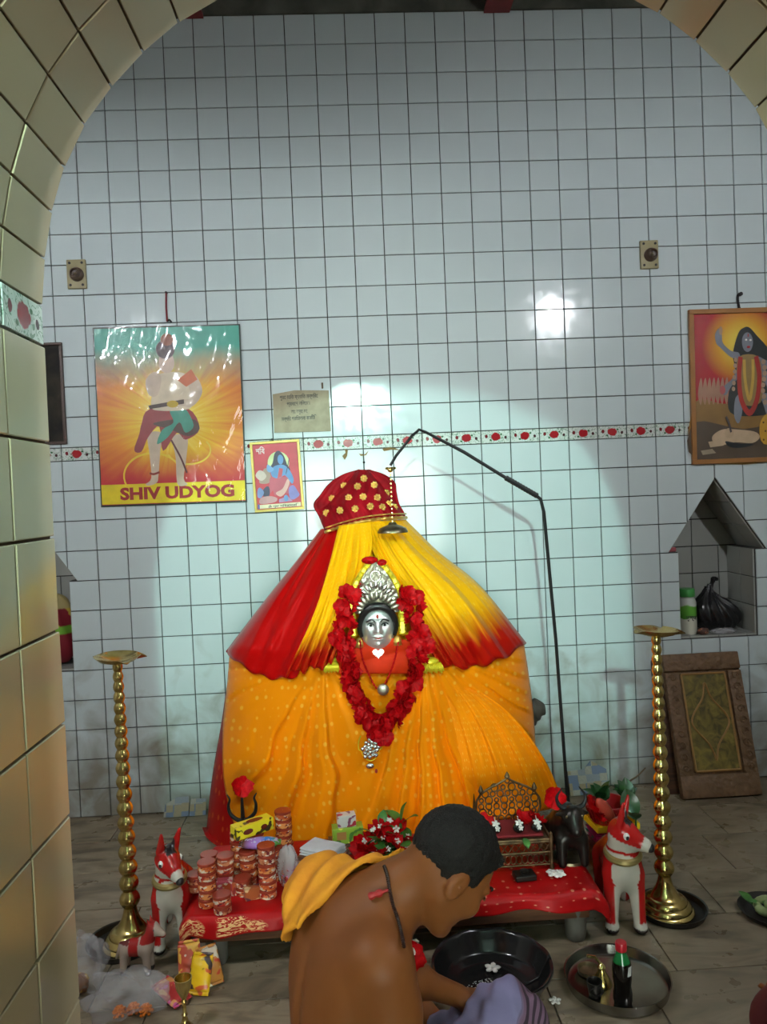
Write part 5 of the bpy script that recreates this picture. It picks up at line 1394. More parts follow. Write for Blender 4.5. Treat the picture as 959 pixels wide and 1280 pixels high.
# ------------------------------------------------------------------ things hanging on the back wall
def flatmat(c, rough=.45): return mat('print_%.3f_%.3f_%.3f_%.2f' % (*c, rough), c, rough)
def art(parent, w, h, shapes, y=-.0006, name='printed_picture'):
    """flat printed shapes, uv from the lower left corner, all in one sheet"""
    mb = MB(); idx = []; mats = []
    for k, (c, pts) in enumerate(shapes):
        m = flatmat(c)
        if m not in mats: mats.append(m)
        if 5 <= len(pts) <= 17:                           # printed outlines are soft
            P = [np.array(p_, float) for p_ in pts]; n_ = len(P); pts = []
            for i in range(n_):
                a, b, c_, d = P[i-1], P[i], P[(i+1) % n_], P[(i+2) % n_]
                for t_ in (0, .25, .5, .75): pts.append(tuple(.5*((2*b)+(-a+c_)*t_+(2*a-5*b+4*c_-d)*t_*t_+(-a+3*b-3*c_+d)*t_**3)))
        mb.poly([((u-.5)*w, y-.00006*k, (v-.5)*h) for u, v in pts]); idx.append(mats.index(m))
    me = bpy.data.meshes.new(name); me.from_pydata(mb.v, [], mb.f)
    for m in mats: me.materials.append(m)
    me.polygons.foreach_set('material_index', idx)
    bm = bmesh.new(); bm.from_mesh(me)
    for f in bm.faces:
        f.normal_update()
        if f.normal.y > 0: f.normal_flip()
    bmesh.ops.triangulate(bm, faces=bm.faces); bm.to_mesh(me); bm.free()
    return put(name, me, None, parent)
def ell(cx, cy, rx, ry, n=20, a0=0, a1=2*PI, rot=0):
    out = []
    for k in range(n):
        a = a0+(a1-a0)*k/(n-1 if a1-a0 < 6.2 else n); x, y = rx*math.cos(a), ry*math.sin(a)
        out.append((cx+x*math.cos(rot)-y*math.sin(rot), cy+x*math.sin(rot)+y*math.cos(rot)))
    return out
def stroke(pts, w):
    P = [np.array(p, float) for p in pts]; L, R = [], []
    for i in range(len(P)):
        t = P[min(i+1, len(P)-1)]-P[max(i-1, 0)]; t = t/(np.linalg.norm(t)+1e-9); n = np.array([-t[1], t[0]]); ww = w if not hasattr(w, '__len__') else w[i]
        L.append(tuple(P[i]+n*ww/2)); R.append(tuple(P[i]-n*ww/2))
    return [(L[i], L[i+1], R[i+1], R[i]) for i in range(len(P)-1)]
def strokes(c, pts, w, n=14): return [(c, q) for q in stroke([tuple(p) for p in spl(pts, n)], w)]
def text(s, size, m, parent, loc, name='lettering', bold=.0, w=None, align='CENTER'):
    cu = bpy.data.curves.new('txt', 'FONT'); cu.body = s; cu.size = size; cu.align_x = align; cu.align_y = 'CENTER'; cu.offset = bold; cu.resolution_u = 3
    o = bpy.data.objects.new('txt', cu); COL.objects.link(o)
    me = bpy.data.meshes.new_from_object(o.evaluated_get(bpy.context.evaluated_depsgraph_get()))
    bpy.data.objects.remove(o); bpy.data.curves.remove(cu)
    co = np.empty(len(me.vertices)*3); me.vertices.foreach_get('co', co); co = co.reshape(-1, 3)
    if len(co):
        if w: co[:, 0] *= w/max(1e-6, co[:, 0].max()-co[:, 0].min())
        co = np.stack([co[:, 0], -co[:, 2], co[:, 1]], 1); me.vertices.foreach_set('co', co.ravel())
    me.materials.clear(); me.materials.append(m)
    return put(name, me, None, parent, loc)
def hang(name, label, cat, TL, TR, BL, BR, y=-.012, lean=0.0):
    """an Empty with its local x along the picture, z up, at the picture's centre"""
    q = [Vector(W(x, yy, y)) for x, yy in (TL, TR, BL, BR)]
    w = ((q[1]-q[0]).length+(q[3]-q[2]).length)/2; h = ((q[2]-q[0]).length+(q[3]-q[1]).length)/2
    c = (q[0]+q[1]+q[2]+q[3])/4; d = (q[1]-q[0])+(q[3]-q[2])
    t = thing(name, label, cat, c); t.rotation_euler = (lean, -math.atan2(d.z, d.x), 0)
    return t, w, h
def framed(t, w, h, fw, m, depth=.016):
    for (c, d) in (((0, 0, h/2-fw/2), (w, depth, fw)), ((0, 0, -h/2+fw/2), (w, depth, fw)), ((-w/2+fw/2, 0, 0), (fw, depth, h-2*fw)), ((w/2-fw/2, 0, 0), (fw, depth, h-2*fw))):
        MB().bbox(c, d, .002).build('frame_rail', m, t)
def gloss_film(name, fac, rough, bump, sc):
    m = bpy.data.materials.new(name); m.use_nodes = True; t = m.node_tree; t.nodes.remove(t.nodes['Principled BSDF'])
    out = t.nodes['Material Output']; mx = t.nodes.new('ShaderNodeMixShader'); tr = t.nodes.new('ShaderNodeBsdfTransparent'); gl = t.nodes.new('ShaderNodeBsdfGlossy')
    mx.inputs[0].default_value = fac; gl.inputs['Roughness'].default_value = rough
    nz = t.nodes.new('ShaderNodeTexNoise'); nz.inputs['Scale'].default_value = sc; nz.inputs['Detail'].default_value = 3; nz.inputs['Distortion'].default_value = 1.2
    tc = t.nodes.new('ShaderNodeTexCoord'); mp = t.nodes.new('ShaderNodeMapping'); mp.inputs['Scale'].default_value = (1, 1, .55); mp.inputs['Rotation'].default_value = (0, .6, 0)
    t.links.new(tc.outputs['Object'], mp.inputs[0]); t.links.new(mp.outputs[0], nz.inputs['Vector'])
    bp = t.nodes.new('ShaderNodeBump'); bp.inputs['Strength'].default_value = bump; bp.inputs['Distance'].default_value = .02
    t.links.new(nz.outputs['Fac'], bp.inputs['Height']); t.links.new(bp.outputs[0], gl.inputs['Normal'])
    t.links.new(tr.outputs[0], mx.inputs[1]); t.links.new(gl.outputs[0], mx.inputs[2]); t.links.new(mx.outputs[0], out.inputs[0])
    return m
# --- large poster in wrinkled plastic
t, w, h = hang('large_poster', 'large orange and teal devotional poster in wrinkled plastic reading SHIV UDYOG', 'poster', (117, 410), (301, 405), (125, 634), (308, 628), -.020, .012)
def _glow(t_):
    x, y, z = t_.sep(t_.obj)
    dx = t_.math('ADD', x, -.01); dz = t_.math('ADD', z, .03)
    r = t_.math('SQRT', t_.math('ADD', t_.math('MULTIPLY', dx, dx), t_.math('MULTIPLY', dz, dz)))
    ang = t_.math('ARCTAN2', dz, dx)
    cv = t_.new('ShaderNodeCombineXYZ'); t_.link(t_.math('MULTIPLY', ang, 5.0), cv.inputs[0]); t_.link(t_.math('MULTIPLY', r, .8), cv.inputs[1])
    rays = t_.noise(cv.outputs[0], 2.6, 3)
    rr = t_.math('ADD', r, t_.math('MULTIPLY', t_.math('SUBTRACT', rays, .5), .30))
    c = t_.ramp(rr, [(.05, (.90, .74, .12)), (.17, (.84, .54, .01)), (.31, (.76, .27, .006)), (.46, (.60, .11, .006))])
    zz = t_.math('ADD', z, t_.math('MULTIPLY', t_.math('SUBTRACT', t_.noise(t_.obj, 6, 3), .5), .16))
    c = t_.mix(t_.ramp(zz, [(.14, (0, 0, 0)), (.34, (1, 1, 1))]), c, (.05, .36, .27))
    low = t_.math('MULTIPLY', zz, -1.0)
    c = t_.mix(t_.ramp(low, [(.16, (0, 0, 0)), (.32, (1, 1, 1))]), c, (.52, .02, .03))
    t_.link(c, t_.base); t_.rou.default_value = .4
M_GLOW = mat('poster_sunburst_print', build=_glow)
MB().bbox((0, .003, 0), (w, .006, h), .001).build('backing', flatmat((.012, .03, .02)), t)
MB().box((0, -.0008, .001), (w-.014, .0015, h-.016)).build('sheet', M_GLOW, t)
SK = (.58, .46, .34); 
sh = []
sh += [((.80, .58, .03), q) for q in stroke(ell(.36, .16, .20, .13, 26, .5, 5.0), .012)] + [((.80, .60, .05), q) for q in stroke(ell(.62, .30, .15, .08, 22, 3.4, 6.9), .010)]
sh += [(SK, [(.34, .40), (.44, .40), (.42, .30), (.40, .16), (.385, .12), (.33, .105), (.31, .115), (.35, .15), (.345, .28)]), (SK, [(.51, .38), (.61, .38), (.60, .26), (.575, .14), (.60, .105), (.54, .098), (.525, .14), (.525, .26)])]
sh += [((.30, .05, .05), [(.30, .46), (.36, .54), (.62, .54), (.70, .42), (.60, .36), (.54, .40), (.44, .30), (.42, .44), (.34, .38), (.29, .30), (.24, .31), (.28, .40)]),
       ((.10, .06, .05), [(.38, .46), (.64, .48), (.70, .42), (.62, .38), (.50, .42)]), ((.06, .30, .22), [(.50, .53), (.60, .54), (.66, .44), (.60, .40), (.56, .46), (.48, .38), (.40, .34), (.44, .42), (.52, .46)]),
       ((.66, .56, .40), [(.37, .56), (.40, .68), (.45, .74), (.60, .74), (.67, .68), (.66, .56), (.60, .53), (.42, .53)]),
       (SK, [(.36, .62), (.34, .70), (.40, .75), (.45, .72), (.42, .62)]), (SK, [(.62, .72), (.69, .72), (.73, .63), (.66, .55), (.56, .56), (.57, .59), (.65, .60)]),
       ((.08, .05, .04), [(.35, .56), (.60, .59), (.60, .565), (.36, .54)]), ((.55, .38, .03), ell(.52, .565, .04, .02)),
       ((.62, .48, .38), ell(.49, .80, .055, .06)), ((.10, .07, .08), ell(.485, .875, .065, .055)), ((.28, .10, .06), ell(.50, .93, .045, .035)), ((.55, .15, .06), [(.56, .70), (.66, .76), (.70, .70), (.62, .66)])]
sh += strokes((.12, .03, .03), [(.50, .36), (.56, .26), (.60, .17)], .012) + strokes((.25, .04, .03), [(.34, .175), (.37, .17), (.41, .18)], .012)
art(t, w-.014, h-.016, sh, -.0018)
bz = -h/2+.055
MB().box((.0, -.0022, bz+.006), (w-.014, .001, .098)).build('name_band', flatmat((.82, .66, .01)), t)
text('SHIV UDYOG', .080, flatmat((.36, .02, .02)), t, (.02, -.0034, bz+.004), 'lettering', .0036, w*.78)
MB().grid(lambda u, v: ((u-.5)*(w-.004), -.0075-.0025*math.sin(u*17+v*5)*math.sin(v*13+u*3)-.0015*math.sin(u*41-v*23), (v-.5)*(h-.004)), 60, 80).build('plastic_film', gloss_film('wrinkled_plastic', .038, .07, .6, 7), t, 'full')
pin = Vector(W(208, 366, -.012))
c = thing('red_hanging_ribbon', 'red ribbon loop tied to a nail above the large poster', 'ribbon', pin)
MB().tube([(0, .006, 0), (0, -.010, 0)], .006, 8).build('nail', M_IRON, c); e_ = Vector(W(209, 402, -.012))-pin
MB().tube([(0, -.006, .0), e_*.5+Vector((-.002, -.004, 0)), e_], .0045, 6).build('ribbon', mat('dark_red_ribbon', (.22, .012, .02), .6), c)
MB().tube(spl([tuple(e_), tuple(e_+Vector((.012, -.004, .008))), tuple(e_+Vector((.022, 0, -.004)))], 10), .004, 6).build('knot', M_IRON, c)

# --- small gilt picture
t, w, h = hang('small_framed_print', 'small gilt framed print of a blue seated figure on a pink ground', 'picture', (312, 553), (374, 549), (319, 641), (381, 636), -.016, .01)
M_GILT = mat('gilt_frame', (.62, .47, .12), .4, .3)
framed(t, w, h, .013, M_GILT); MB().box((0, .003, 0), (w-.02, .004, h-.02)).build('sheet', flatmat((.55, .05, .07)), t)
BL_ = (.12, .28, .55)
sh = [((.62, .70, .34), ell(.55, .70, .24, .17)), ((.04, .03, .07), [(.42, .70), (.48, .84), (.58, .88), (.68, .80), (.74, .66), (.78, .56), (.36, .56), (.34, .62)]),
      ((.40, .28, .22), [(.10, .46), (.22, .62), (.32, .60), (.36, .48), (.30, .40), (.12, .40)]), ((.62, .52, .45), [(.02, .52), (.10, .60), (.20, .58), (.26, .50), (.14, .44)]),
      (BL_, [(.40, .62), (.50, .66), (.66, .66), (.78, .58), (.86, .44), (.82, .36), (.74, .44), (.66, .50), (.50, .44), (.40, .48), (.36, .56)]), (BL_, ell(.60, .745, .065, .075)), ((.22, .40, .68), [(.34, .56), (.28, .60), (.30, .68), (.36, .66), (.44, .60)]),
      ((.50, .10, .14), [(.34, .48), (.50, .46), (.70, .48), (.78, .36), (.74, .22), (.58, .24), (.42, .20), (.38, .28), (.30, .24)]), ((.70, .42, .36), [(.44, .24), (.60, .30), (.72, .44), (.76, .38), (.66, .24), (.54, .18)]),
      ((.55, .08, .10), [(.56, .62), (.64, .60), (.60, .48), (.50, .46)]), ((.05, .05, .10), [(.14, .26), (.22, .34), (.30, .34), (.30, .22), (.20, .18)]), ((.20, .28, .55), [(.04, .30), (.10, .34), (.18, .26), (.10, .18), (.03, .20)]),
      ((.24, .22, .55), [(.74, .30), (.84, .34), (.92, .26), (.96, .18), (.82, .12), (.74, .16)]), ((.55, .30, .30), [(.10, .18), (.30, .20), (.46, .16), (.40, .10), (.08, .09)]), ((.40, .25, .45), [(.50, .14), (.70, .18), (.80, .10), (.50, .09)]), (BL_, ell(.66, .15, .05, .05)),
      ((.78, .74, .50), [(.02, .015), (.98, .015), (.98, .075), (.02, .075)]), ((.08, .12, .40), [(.02, .015), (.06, .015), (.06, .085), (.02, .085)])]
sh += strokes((.04, .04, .06), [(.70, .52), (.76, .66), (.80, .76)], .014)
art(t, w-.024, h-.024, sh, .0004)
text('শিব', .040, flatmat((.75, .72, .70)), t, (-w*.30, -.0012, h*.36), 'lettering', .0006, .045)
text('ॐ শুভ শিবরাত্রি', .016, flatmat((.05, .06, .05)), t, (.015, -.0014, -h/2+.023), 'caption', .0003, w*.62)
MB().tube([(0, .004, 0), (0, -.012, 0)], .006, 8).build('nail', M_IRON, t, loc=(-.01, 0, h/2+.006))
# --- notice card
pts = [(341, 493), (368, 488), (411, 488), (414, 539), (343, 541)]
q = [Vector(W(x, y, -.013)) for x, y in pts]; cc = sum(q, Vector())/5
t = thing('notice_card', 'worn tan notice card with four lines of black handwriting above the gilt picture', 'sign', cc)
def _card(t_):
    n = t_.noise(t_.obj, 18, 5)
    t_.link(t_.ramp(n, [(.3, (.25, .21, .12)), (.7, (.36, .31, .19))]), t_.base); t_.rou.default_value = .5
MB().prism([(v.x-cc.x, v.z-cc.z) for v in q], -.002, .002).build('card', mat('tan_card', build=_card), t)
INK = flatmat((.03, .03, .025))
for k, (s, ww, dx) in enumerate((('পুরোহিত ব্যতিত মন্দিরে', .195, -.005), ('প্রবেশ নিষেধ।', .115, -.008), ('আঃ অনুরোধে', .085, -.006), ('মন্দির পরিচালনা কমিটি', .175, -.012))):
    o = text(s, .026, INK, t, (dx, -.0026, .055-.034*k-(.006 if k > 1 else 0)), 'lettering', .0004, ww); o.rotation_euler = (0, -.012, 0)
MB().bbox((0, 0, 0), (.009, .006, .03), .002).build('peg', mat('brown_peg', (.12, .08, .04), .6), t, loc=Vector(W(403, 482, -.012))-cc)
# --- framed picture at the right edge
TLr, BLr = Vector(W(860, 388, -.022)), Vector(W(866, 581, -.022))
hh = (TLr-BLr).length; ww = hh*.70
t = thing('red_framed_picture', 'framed red and gold picture of a dark-haired deity above the right niche', 'picture', ((TLr.x+BLr.x)/2+ww/2, -.022, (TLr.z+BLr.z)/2)); t.rotation_euler = (.014, .004, 0)
M_OFR = mat('orange_brown_frame', (.34, .15, .04), .35)
framed(t, ww, hh, .024, M_OFR, .022)
def _redglow(t_):
    x, y, z = t_.sep(t_.obj); dx = x; dz = t_.math('SUBTRACT', z, .21)
    r = t_.math('SQRT', t_.math('ADD', t_.math('MULTIPLY', dx, dx), t_.math('MULTIPLY', dz, dz)))
    t_.link(t_.ramp(r, [(.06, (.85, .62, .06)), (.13, (.70, .33, .02)), (.21, (.42, .012, .02))]), t_.base); t_.rou.default_value = .25
MB().box((0, .004, 0), (ww-.03, .006, hh-.03)).build('sheet', mat('red_halo_print', build=_redglow), t)
DK = (.015, .02, .022); BG = (.20, .22, .26); GD = (.60, .38, .06)
sh = [((.26, .14, .03), [(0, 0), (1, 0), (1, .36), (.7, .40), (.3, .38), (0, .40)]), ((.09, .06, .035), [(0, 0), (1, 0), (1, .24), (.5, .20), (0, .26)])]
for k in range(7): sh += [((.42, .22, .14), [(.03+.045*k, .46), (.05+.045*k, .54), (.07+.045*k, .56), (.08+.045*k, .47), (.06+.045*k, .38), (.04+.045*k, .40)])]
sh += [(DK, [(.42, .60), (.40, .72), (.46, .86), (.52, .90), (.58, .90), (.66, .84), (.78, .74), (.84, .60), (.88, .40), (.78, .30), (.40, .30), (.34, .42)]),
       (BG, [(.22, .86), (.26, .90), (.29, .86), (.30, .80), (.38, .745), (.46, .73), (.47, .69), (.38, .70), (.27, .77), (.23, .80)]), (BG, [(.66, .70), (.80, .66), (.92, .72), (.96, .68), (.82, .60), (.68, .64)]),
       (BG, [(.47, .66), (.40, .56), (.30, .50), (.27, .46), (.32, .44), (.38, .50), (.50, .60)]), (BG, [(.66, .62), (.74, .50), (.80, .44), (.86, .46), (.80, .54), (.70, .64)]), (BG, ell(.555, .80, .058, .068)),
       (BG, [(.42, .42), (.50, .44), (.48, .30), (.44, .24), (.40, .30)]), (BG, [(.68, .44), (.80, .42), (.82, .30), (.76, .26), (.72, .34)]), ((.30, .20, .06), [(.46, .70), (.66, .70), (.70, .56), (.68, .38), (.48, .38), (.44, .56)]), ((.40, .25, .16), ell(.28, .885, .018, .03)), ((.50, .10, .10), ell(.285, .475, .03, .03))]
sh += [((.40, .02, .015), q_) for q_ in stroke([tuple(v) for v in spl([(.48, .70), (.46, .56), (.48, .40), (.56, .31), (.64, .40), (.67, .56), (.64, .70)], 30)], .045)]
sh += [(GD, q_) for q_ in stroke([tuple(v) for v in spl([(.515, .68), (.52, .54), (.56, .40), (.60, .54), (.605, .68)], 20)], .030)]
for k in range(8): sh += [((.45, .30, .20), ell(.715+.012*math.sin(k), .66-.04*k, .022, .018, 10))]
for k in range(6): sh += [((.45, .30, .20), ell(.425-.006*k, .68-.04*k, .018, .016, 10))]
sh += [((.55, .40, .25), [(.16, .15), (.26, .20), (.40, .20), (.60, .18), (.66, .14), (.58, .10), (.40, .11), (.22, .09)]), ((.50, .36, .22), ell(.34, .175, .05, .035)), (DK, [(.30, .12), (.44, .10), (.60, .09), (.46, .07), (.34, .08)]), ((.55, .40, .25), [(.12, .12), (.14, .08), (.28, .09), (.26, .13)]),
       ((.62, .34, .03), [(.66, .22), (.74, .30), (.90, .30), (.98, .20), (.96, .10), (.70, .09)]), ((.40, .33, .22), [(.04, .06), (.16, .07), (.20, .04), (.06, .03)])]
for k in range(14): sh += [((.12, .05, .01), ell(.70+.05*(k % 5)+.02*((k//5) % 2), .12+.06*(k//5), .010, .007, 8))]
sh += strokes((.06, .05, .05), [(.36, .18), (.34, .24), (.31, .29)], .02) + strokes((.55, .50, .45), [(.92, .80), (.96, .88), (1.0, .90)], .03)
sh += [((.80, .78, .75), ell(.535, .815, .012, .007, 8)), ((.80, .78, .75), ell(.58, .812, .012, .007, 8)), ((.45, .02, .02), ell(.558, .765, .018, .008, 8)), ((.45, .05, .03), ell(.557, .845, .006, .012, 8))]
art(t, ww-.05, hh-.05, sh, .0004)
MB().box((0, -.006, 0), (ww-.046, .002, hh-.046)).build('glazing', gloss_film('picture_glass', .02, .03, 0, 5), t)
nl = Vector(W(925, 368, -.012)); c = thing('wall_hook', 'black twisted wire on a nail above the red framed picture', 'hook', nl)
MB().tube([(0, .006, 0), (0, -.014, 0)], .010, 10).build('nail', M_IRON, c, True)
MB().tube(spl([(0, -.008, 0), (-.012, -.004, -.006), (-.014, -.004, -.035), (-.006, -.003, -.075)], 20), [.006+.002*(k % 2) for k in range(21)], 6).build('wire', M_IRON, c, True)
# --- dark picture half hidden by the arch
a, b_ = Vector(W(77, 428, -.016)), Vector(W(84, 555, -.016)); hh = a.z-b_.z; ww = .36
t = thing('dark_framed_picture', 'blackened picture in a thin brown frame half hidden behind the arch jamb', 'picture', ((a.x+b_.x)/2-ww/2, -.016, (a.z+b_.z)/2))
framed(t, ww, hh, .014, mat('dark_brown_frame', (.05, .022, .012), .4))
def _dark(t_):
    n = t_.noise(t_.obj, 9, 5, .6); t_.link(t_.ramp(n, [(.4, (.012, .011, .010)), (.62, (.03, .025, .018)), (.75, (.07, .055, .035))]), t_.base); t_.rou.default_value = .6; t_.b.inputs['Specular IOR Level'].default_value = .1
MB().box((0, .002, 0), (ww-.02, .006, hh-.02)).build('sheet', mat('blackened_print', build=_dark), t)
# --- two lamp holders on wooden plates
for (x, y, lab, rx) in ((96, 343, 'bakelite lamp holder on a cream plate above the blackened picture', 0), (811.5, 318.5, 'bakelite lamp holder on a cream plate left of the red framed picture', .05)):
    c = Vector(W(x, y, -.016)); t = thing('lamp_holder', lab, 'lamp holder', c)
    MB().bbox((0, 0, 0), (.092, .018, .142), .003).build('plate', mat('yellowed_cream_plate', (.34, .30, .16), .5), t, True)
    for sx in (-1, 1):
        for sz in (-1, 1): MB().tube([(sx*.030, -.006, sz*.054), (sx*.030, -.0115, sz*.054)], .0065, 8).build('screw', M_IRON, t)
    b = MB().lathe([(.001, 0), (.034, 0), (.034, .012), (.030, .020), (.024, .024), (.022, .042), (.017, .044), (.016, .026), (.001, .024)], 24)
    R_ = Matrix.Rotation(PI/2, 3, 'X'); b.v = [tuple(R_ @ Vector(v)+Vector((.004, -.009, -.004))) for v in b.v]
    b.build('holder', mat('brown_bakelite', (.075, .045, .03), .35), t, True)
    MB().ball((.004, -.034, -.004), (.008, .006, .008), 10, 6).build('contact', M_DBRASS, t, True)
# --- flakes of old paint under the border and a thread on a pin
for k, ps in enumerate(([(431, 561), (435, 563), (434, 570), (431, 575), (428, 570), (432, 566)], [(445, 562), (449, 567), (456, 568), (461, 563), (458, 569), (451, 570)], [(478, 561), (486, 559), (494, 560), (501, 563), (490, 562), (480, 564)])):
    q = [Vector(W(x, y, -.0105)) for x, y in ps]; MB().prism([(v.x, v.z) for v in q], -.0108, -.009).build('paint_flake', mat('ochre_flake', (.22, .14, .04), .7), wall)
pn = Vector(W(455, 578, -.012)); t = thing('wall_pin', 'small dark pin and thread on the wall over the red veil', 'pin', pn)
MB().ball((0, -.002, 0), .006, 8, 6).build('pin', M_IRON, t, True); MB().tube([(0, -.002, 0), (.001, -.002, -.06)], .0015, 5).build('thread', M_IRON, t)

# ------------------------------------------------------------------ in the niches
jar = thing('plastic_jar', 'white plastic jar with green lid and label in the gabled niche', 'jar', (1.742, .085, NZ0+.009))
jh = float(W(859, 735, .10)[2])-NZ0-.009
def _jar(t_):
    z = t_.sep(t_.obj)[2]; zz = t_.math('ADD', z, t_.math('MULTIPLY', t_.math('SUBTRACT', t_.noise(t_.obj, 22, 2), .5), .05))
    c = t_.ramp(t_.math('MULTIPLY', zz, 5.0), [(.0, (.62, .62, .52)), (.42, (.60, .60, .50)), (.45, (.08, .30, .03)), (.75, (.12, .36, .04)), (.78, (.45, .48, .44))]); t_.link(c, t_.base); t_.rou.default_value = .3
k_ = jh/.24
MB().lathe([(r, z*k_) for r, z in ((.001, 0), (.043, 0), (.046, .008), (.046, .165), (.040, .185), (.034, .192), (.034, .200), (.001, .200))], 28).build('body', mat('jar_label', build=_jar), jar, True)
MB().lathe([(r, z*k_) for r, z in ((.039, .198), (.040, .200), (.040, .236), (.037, .240), (.001, .240))], 24).build('lid', mat('green_lid', (.05, .30, .06), .4), jar, True)
text('শুদ্ধ', .028, flatmat((.03, .03, .03)), jar, (0, -.0468, .088), 'lettering', .001, .055)
gx, gy, gz = 1.905, .15, NZ0+.009
def gbag(P):
    x, y, z = P[:, 0], P[:, 1], P[:, 2]
    d = d_ell(P, (0, 0, .085), (.120, .085, .088))
    d = smin(d, d_ell(P, (.05, -.01, .07), (.09, .08, .07)), .04)
    d = smin(d, d_cap(P, (-.02, 0, .14), (-.012, 0, .225), .055, .014), .05)
    d = smin(d, d_cap(P, (-.012, 0, .222), (.012, -.006, .275), .012, .008), .012); d = smin(d, d_cap(P, (.012, -.006, .275), (.030, -.006, .272), .008, .006), .008)
    a = np.arctan2(y, x)
    d = d+.007*np.sin(a*9+z*22)*np.clip((z-.02)*9, 0, 1)+.004*np.sin(a*17+z*60)
    return smax(d, -z+.001, .01)
bb = thing('black_bag', 'knotted black plastic bag stuffed full in the gabled niche', 'bag', (gx, gy, gz)); put('bag', sdf_mesh('bag', gbag, (-.16, -.13, -.008), (.18, .13, .30), .0065), mat('black_polythene', (.012, .012, .013), .25), bb)
tag(crumple((0, 0, .016), (.028, .022, .017), 41, .0005).build('tinsel_scrap', mat('scrap_print', build=_print((.10, .05, .04), [(.5, .2, .1)], 50)), None, 'full', loc=(1.80, .035, gz)), 'small dark crumpled scrap between the jar and the black bag', 'scrap')
tag(crumple((0, 0, .014), (.06, .03, .015), 42, .0005).build('plastic_wrap', MATS['clear_plastic_film'], None, 'full', loc=(1.91, .03, gz)), 'crumpled clear wrapper in front of the black bag', 'wrapper')
tag(MB().bbox((0, 0, 0), (.05, .05, .022), .003).build('pink_box', mat('faded_pink', (.36, .08, .09), .6), None, loc=(1.642, .045, NZ1+.012)), 'small faded pink box on the ledge under the niche gable', 'box')
# cloth bundle in the other niche
def bundle(P):
    d = d_ell(P, (0, 0, .11), (.13, .10, .125)); d = smin(d, d_ell(P, (.03, -.01, .25), (.085, .07, .11)), .06)
    a = np.arctan2(P[:, 1], P[:, 0]); return smax(d+.006*np.sin(a*8+P[:, 2]*24), -P[:, 2]+.001, .01)
def bcol(v):
    c = np.tile([.24, .008, .02], (len(v), 1)).astype(float); s = np.sin(v[:, 0]*60+v[:, 2]*25)
    c[(v[:, 2] > .19) & (s > .3)] = (.52, .36, .04); c[(v[:, 2] > .16) & (v[:, 2] < .20) & (v[:, 0] > .0)] = (.20, .50, .04); c[(v[:, 2] > .29)] = (.40, .32, .12)
    return c
me = sdf_mesh('bundle', bundle, (-.17, -.14, -.008), (.16, .14, .38), .008, bcol)
cb = thing('cloth_bundle', 'red cloth bundle with yellow and green print in the niche beside the arch', 'bundle', (-1.585, .145, NZ0+.012)); put('bundle', me, mat('printed_cloth', build=lambda t_: (lambda a: (setattr(a, 'attribute_name', 'Col'), t_.link(a.outputs['Color'], t_.base), setattr(t_.rou, 'default_value', .6)))(t_.new('ShaderNodeAttribute'))), cb)

# ------------------------------------------------------------------ carved boards leaning on the wall
def _carve(t_):
    v = t_.vor(t_.obj, 42, 'SMOOTH_F1'); n = t_.noise(t_.obj, 24, 5, 1.5)
    c = t_.mix(n, (.05, .026, .012), (.24, .135, .06)); t_.link(c, t_.base); t_.rou.default_value = .55
    hgt = t_.math('ADD', v, t_.math('MULTIPLY', n, .8)); t_.bump(hgt, .9, .010)
M_CARVE = mat('carved_brown_wood', build=_carve)
def _panel(t_):
    n = t_.noise(t_.obj, 20, 5, 1.2); t_.link(t_.ramp(n, [(.35, (.06, .05, .010)), (.65, (.22, .165, .03))]), t_.base); t_.rou.default_value = .45; t_.bump(n, .6, .006)
M_PANEL = mat('gilded_green_panel', build=_panel)
def board(label, x, yb, wd, ht, lean, th, carved):
    t = thing('carved_board', label, 'board', (x, yb, .002)); t.rotation_euler = (-lean, 0, .0)
    MB().bbox((0, th/2, ht/2), (wd, th, ht), .006).build('plank', M_CARVE if carved else M_WOOD, t, True)
    if not carved: return t
    bw_ = .070
    for (c, d) in (((0, 0, ht-.045), (wd, .020, .085)), ((0, 0, .055), (wd, .020, .105)), ((-wd/2+bw_/2, 0, ht/2+.005), (bw_, .018, ht-.20)), ((wd/2-bw_/2, 0, ht/2+.005), (bw_, .018, ht-.20))):
        MB().bbox((c[0], -.006, c[2]), d, .005).build('border', M_CARVE, t, True)
    pw, pz0, pz1 = wd-2*bw_-.03, .125, ht-.105
    MB().bbox((0, -.002, (pz0+pz1)/2), (pw, .010, pz1-pz0), .002).build('inner_panel', M_PANEL, t)
    fr = mat('bronze_moulding', (.34, .19, .06), .4, .3)
    for (a, c) in (((-pw/2, pz0), (pw/2, pz0)), ((-pw/2, pz1), (pw/2, pz1)), ((-pw/2, pz0), (-pw/2, pz1)), ((pw/2, pz0), (pw/2, pz1))): MB().tube([(a[0], -.008, a[1]), (c[0], -.008, c[1])], .006, 6).build('moulding', fr, t)
    mz = (pz0+pz1)/2; hz = (pz1-pz0)*.40; hx_ = pw*.42
    dia = [(0, mz-hz), (hx_*.25, mz-hz*.6), (hx_, mz), (hx_*.25, mz+hz*.6), (0, mz+hz), (-hx_*.25, mz+hz*.6), (-hx_, mz), (-hx_*.25, mz-hz*.6), (0, mz-hz)]
    MB().tube([(p[0], -.009, p[1]) for p in spl(dia, 64)], .005, 6).build('diamond_moulding', fr, t, True)
    for sx in (-1, 1):
        for k in range(9):
            zc_ = lerp(.14, ht-.12, k/8); rr = .020
            sp = [(sx*(wd/2-bw_/2)+sx*rr*(1-.09*j)*math.cos(.9*j), -.017, zc_+rr*(1-.09*j)*math.sin(.9*j)) for j in range(9)]
            MB().tube(spl(sp, 24), .0046, 5).build('scroll', M_CARVE, t, True)
    return t
board('carved wooden board with a diamond on its gilded panel leaning on the wall', 1.745, -.235, .395, .70, .30, .030, True)
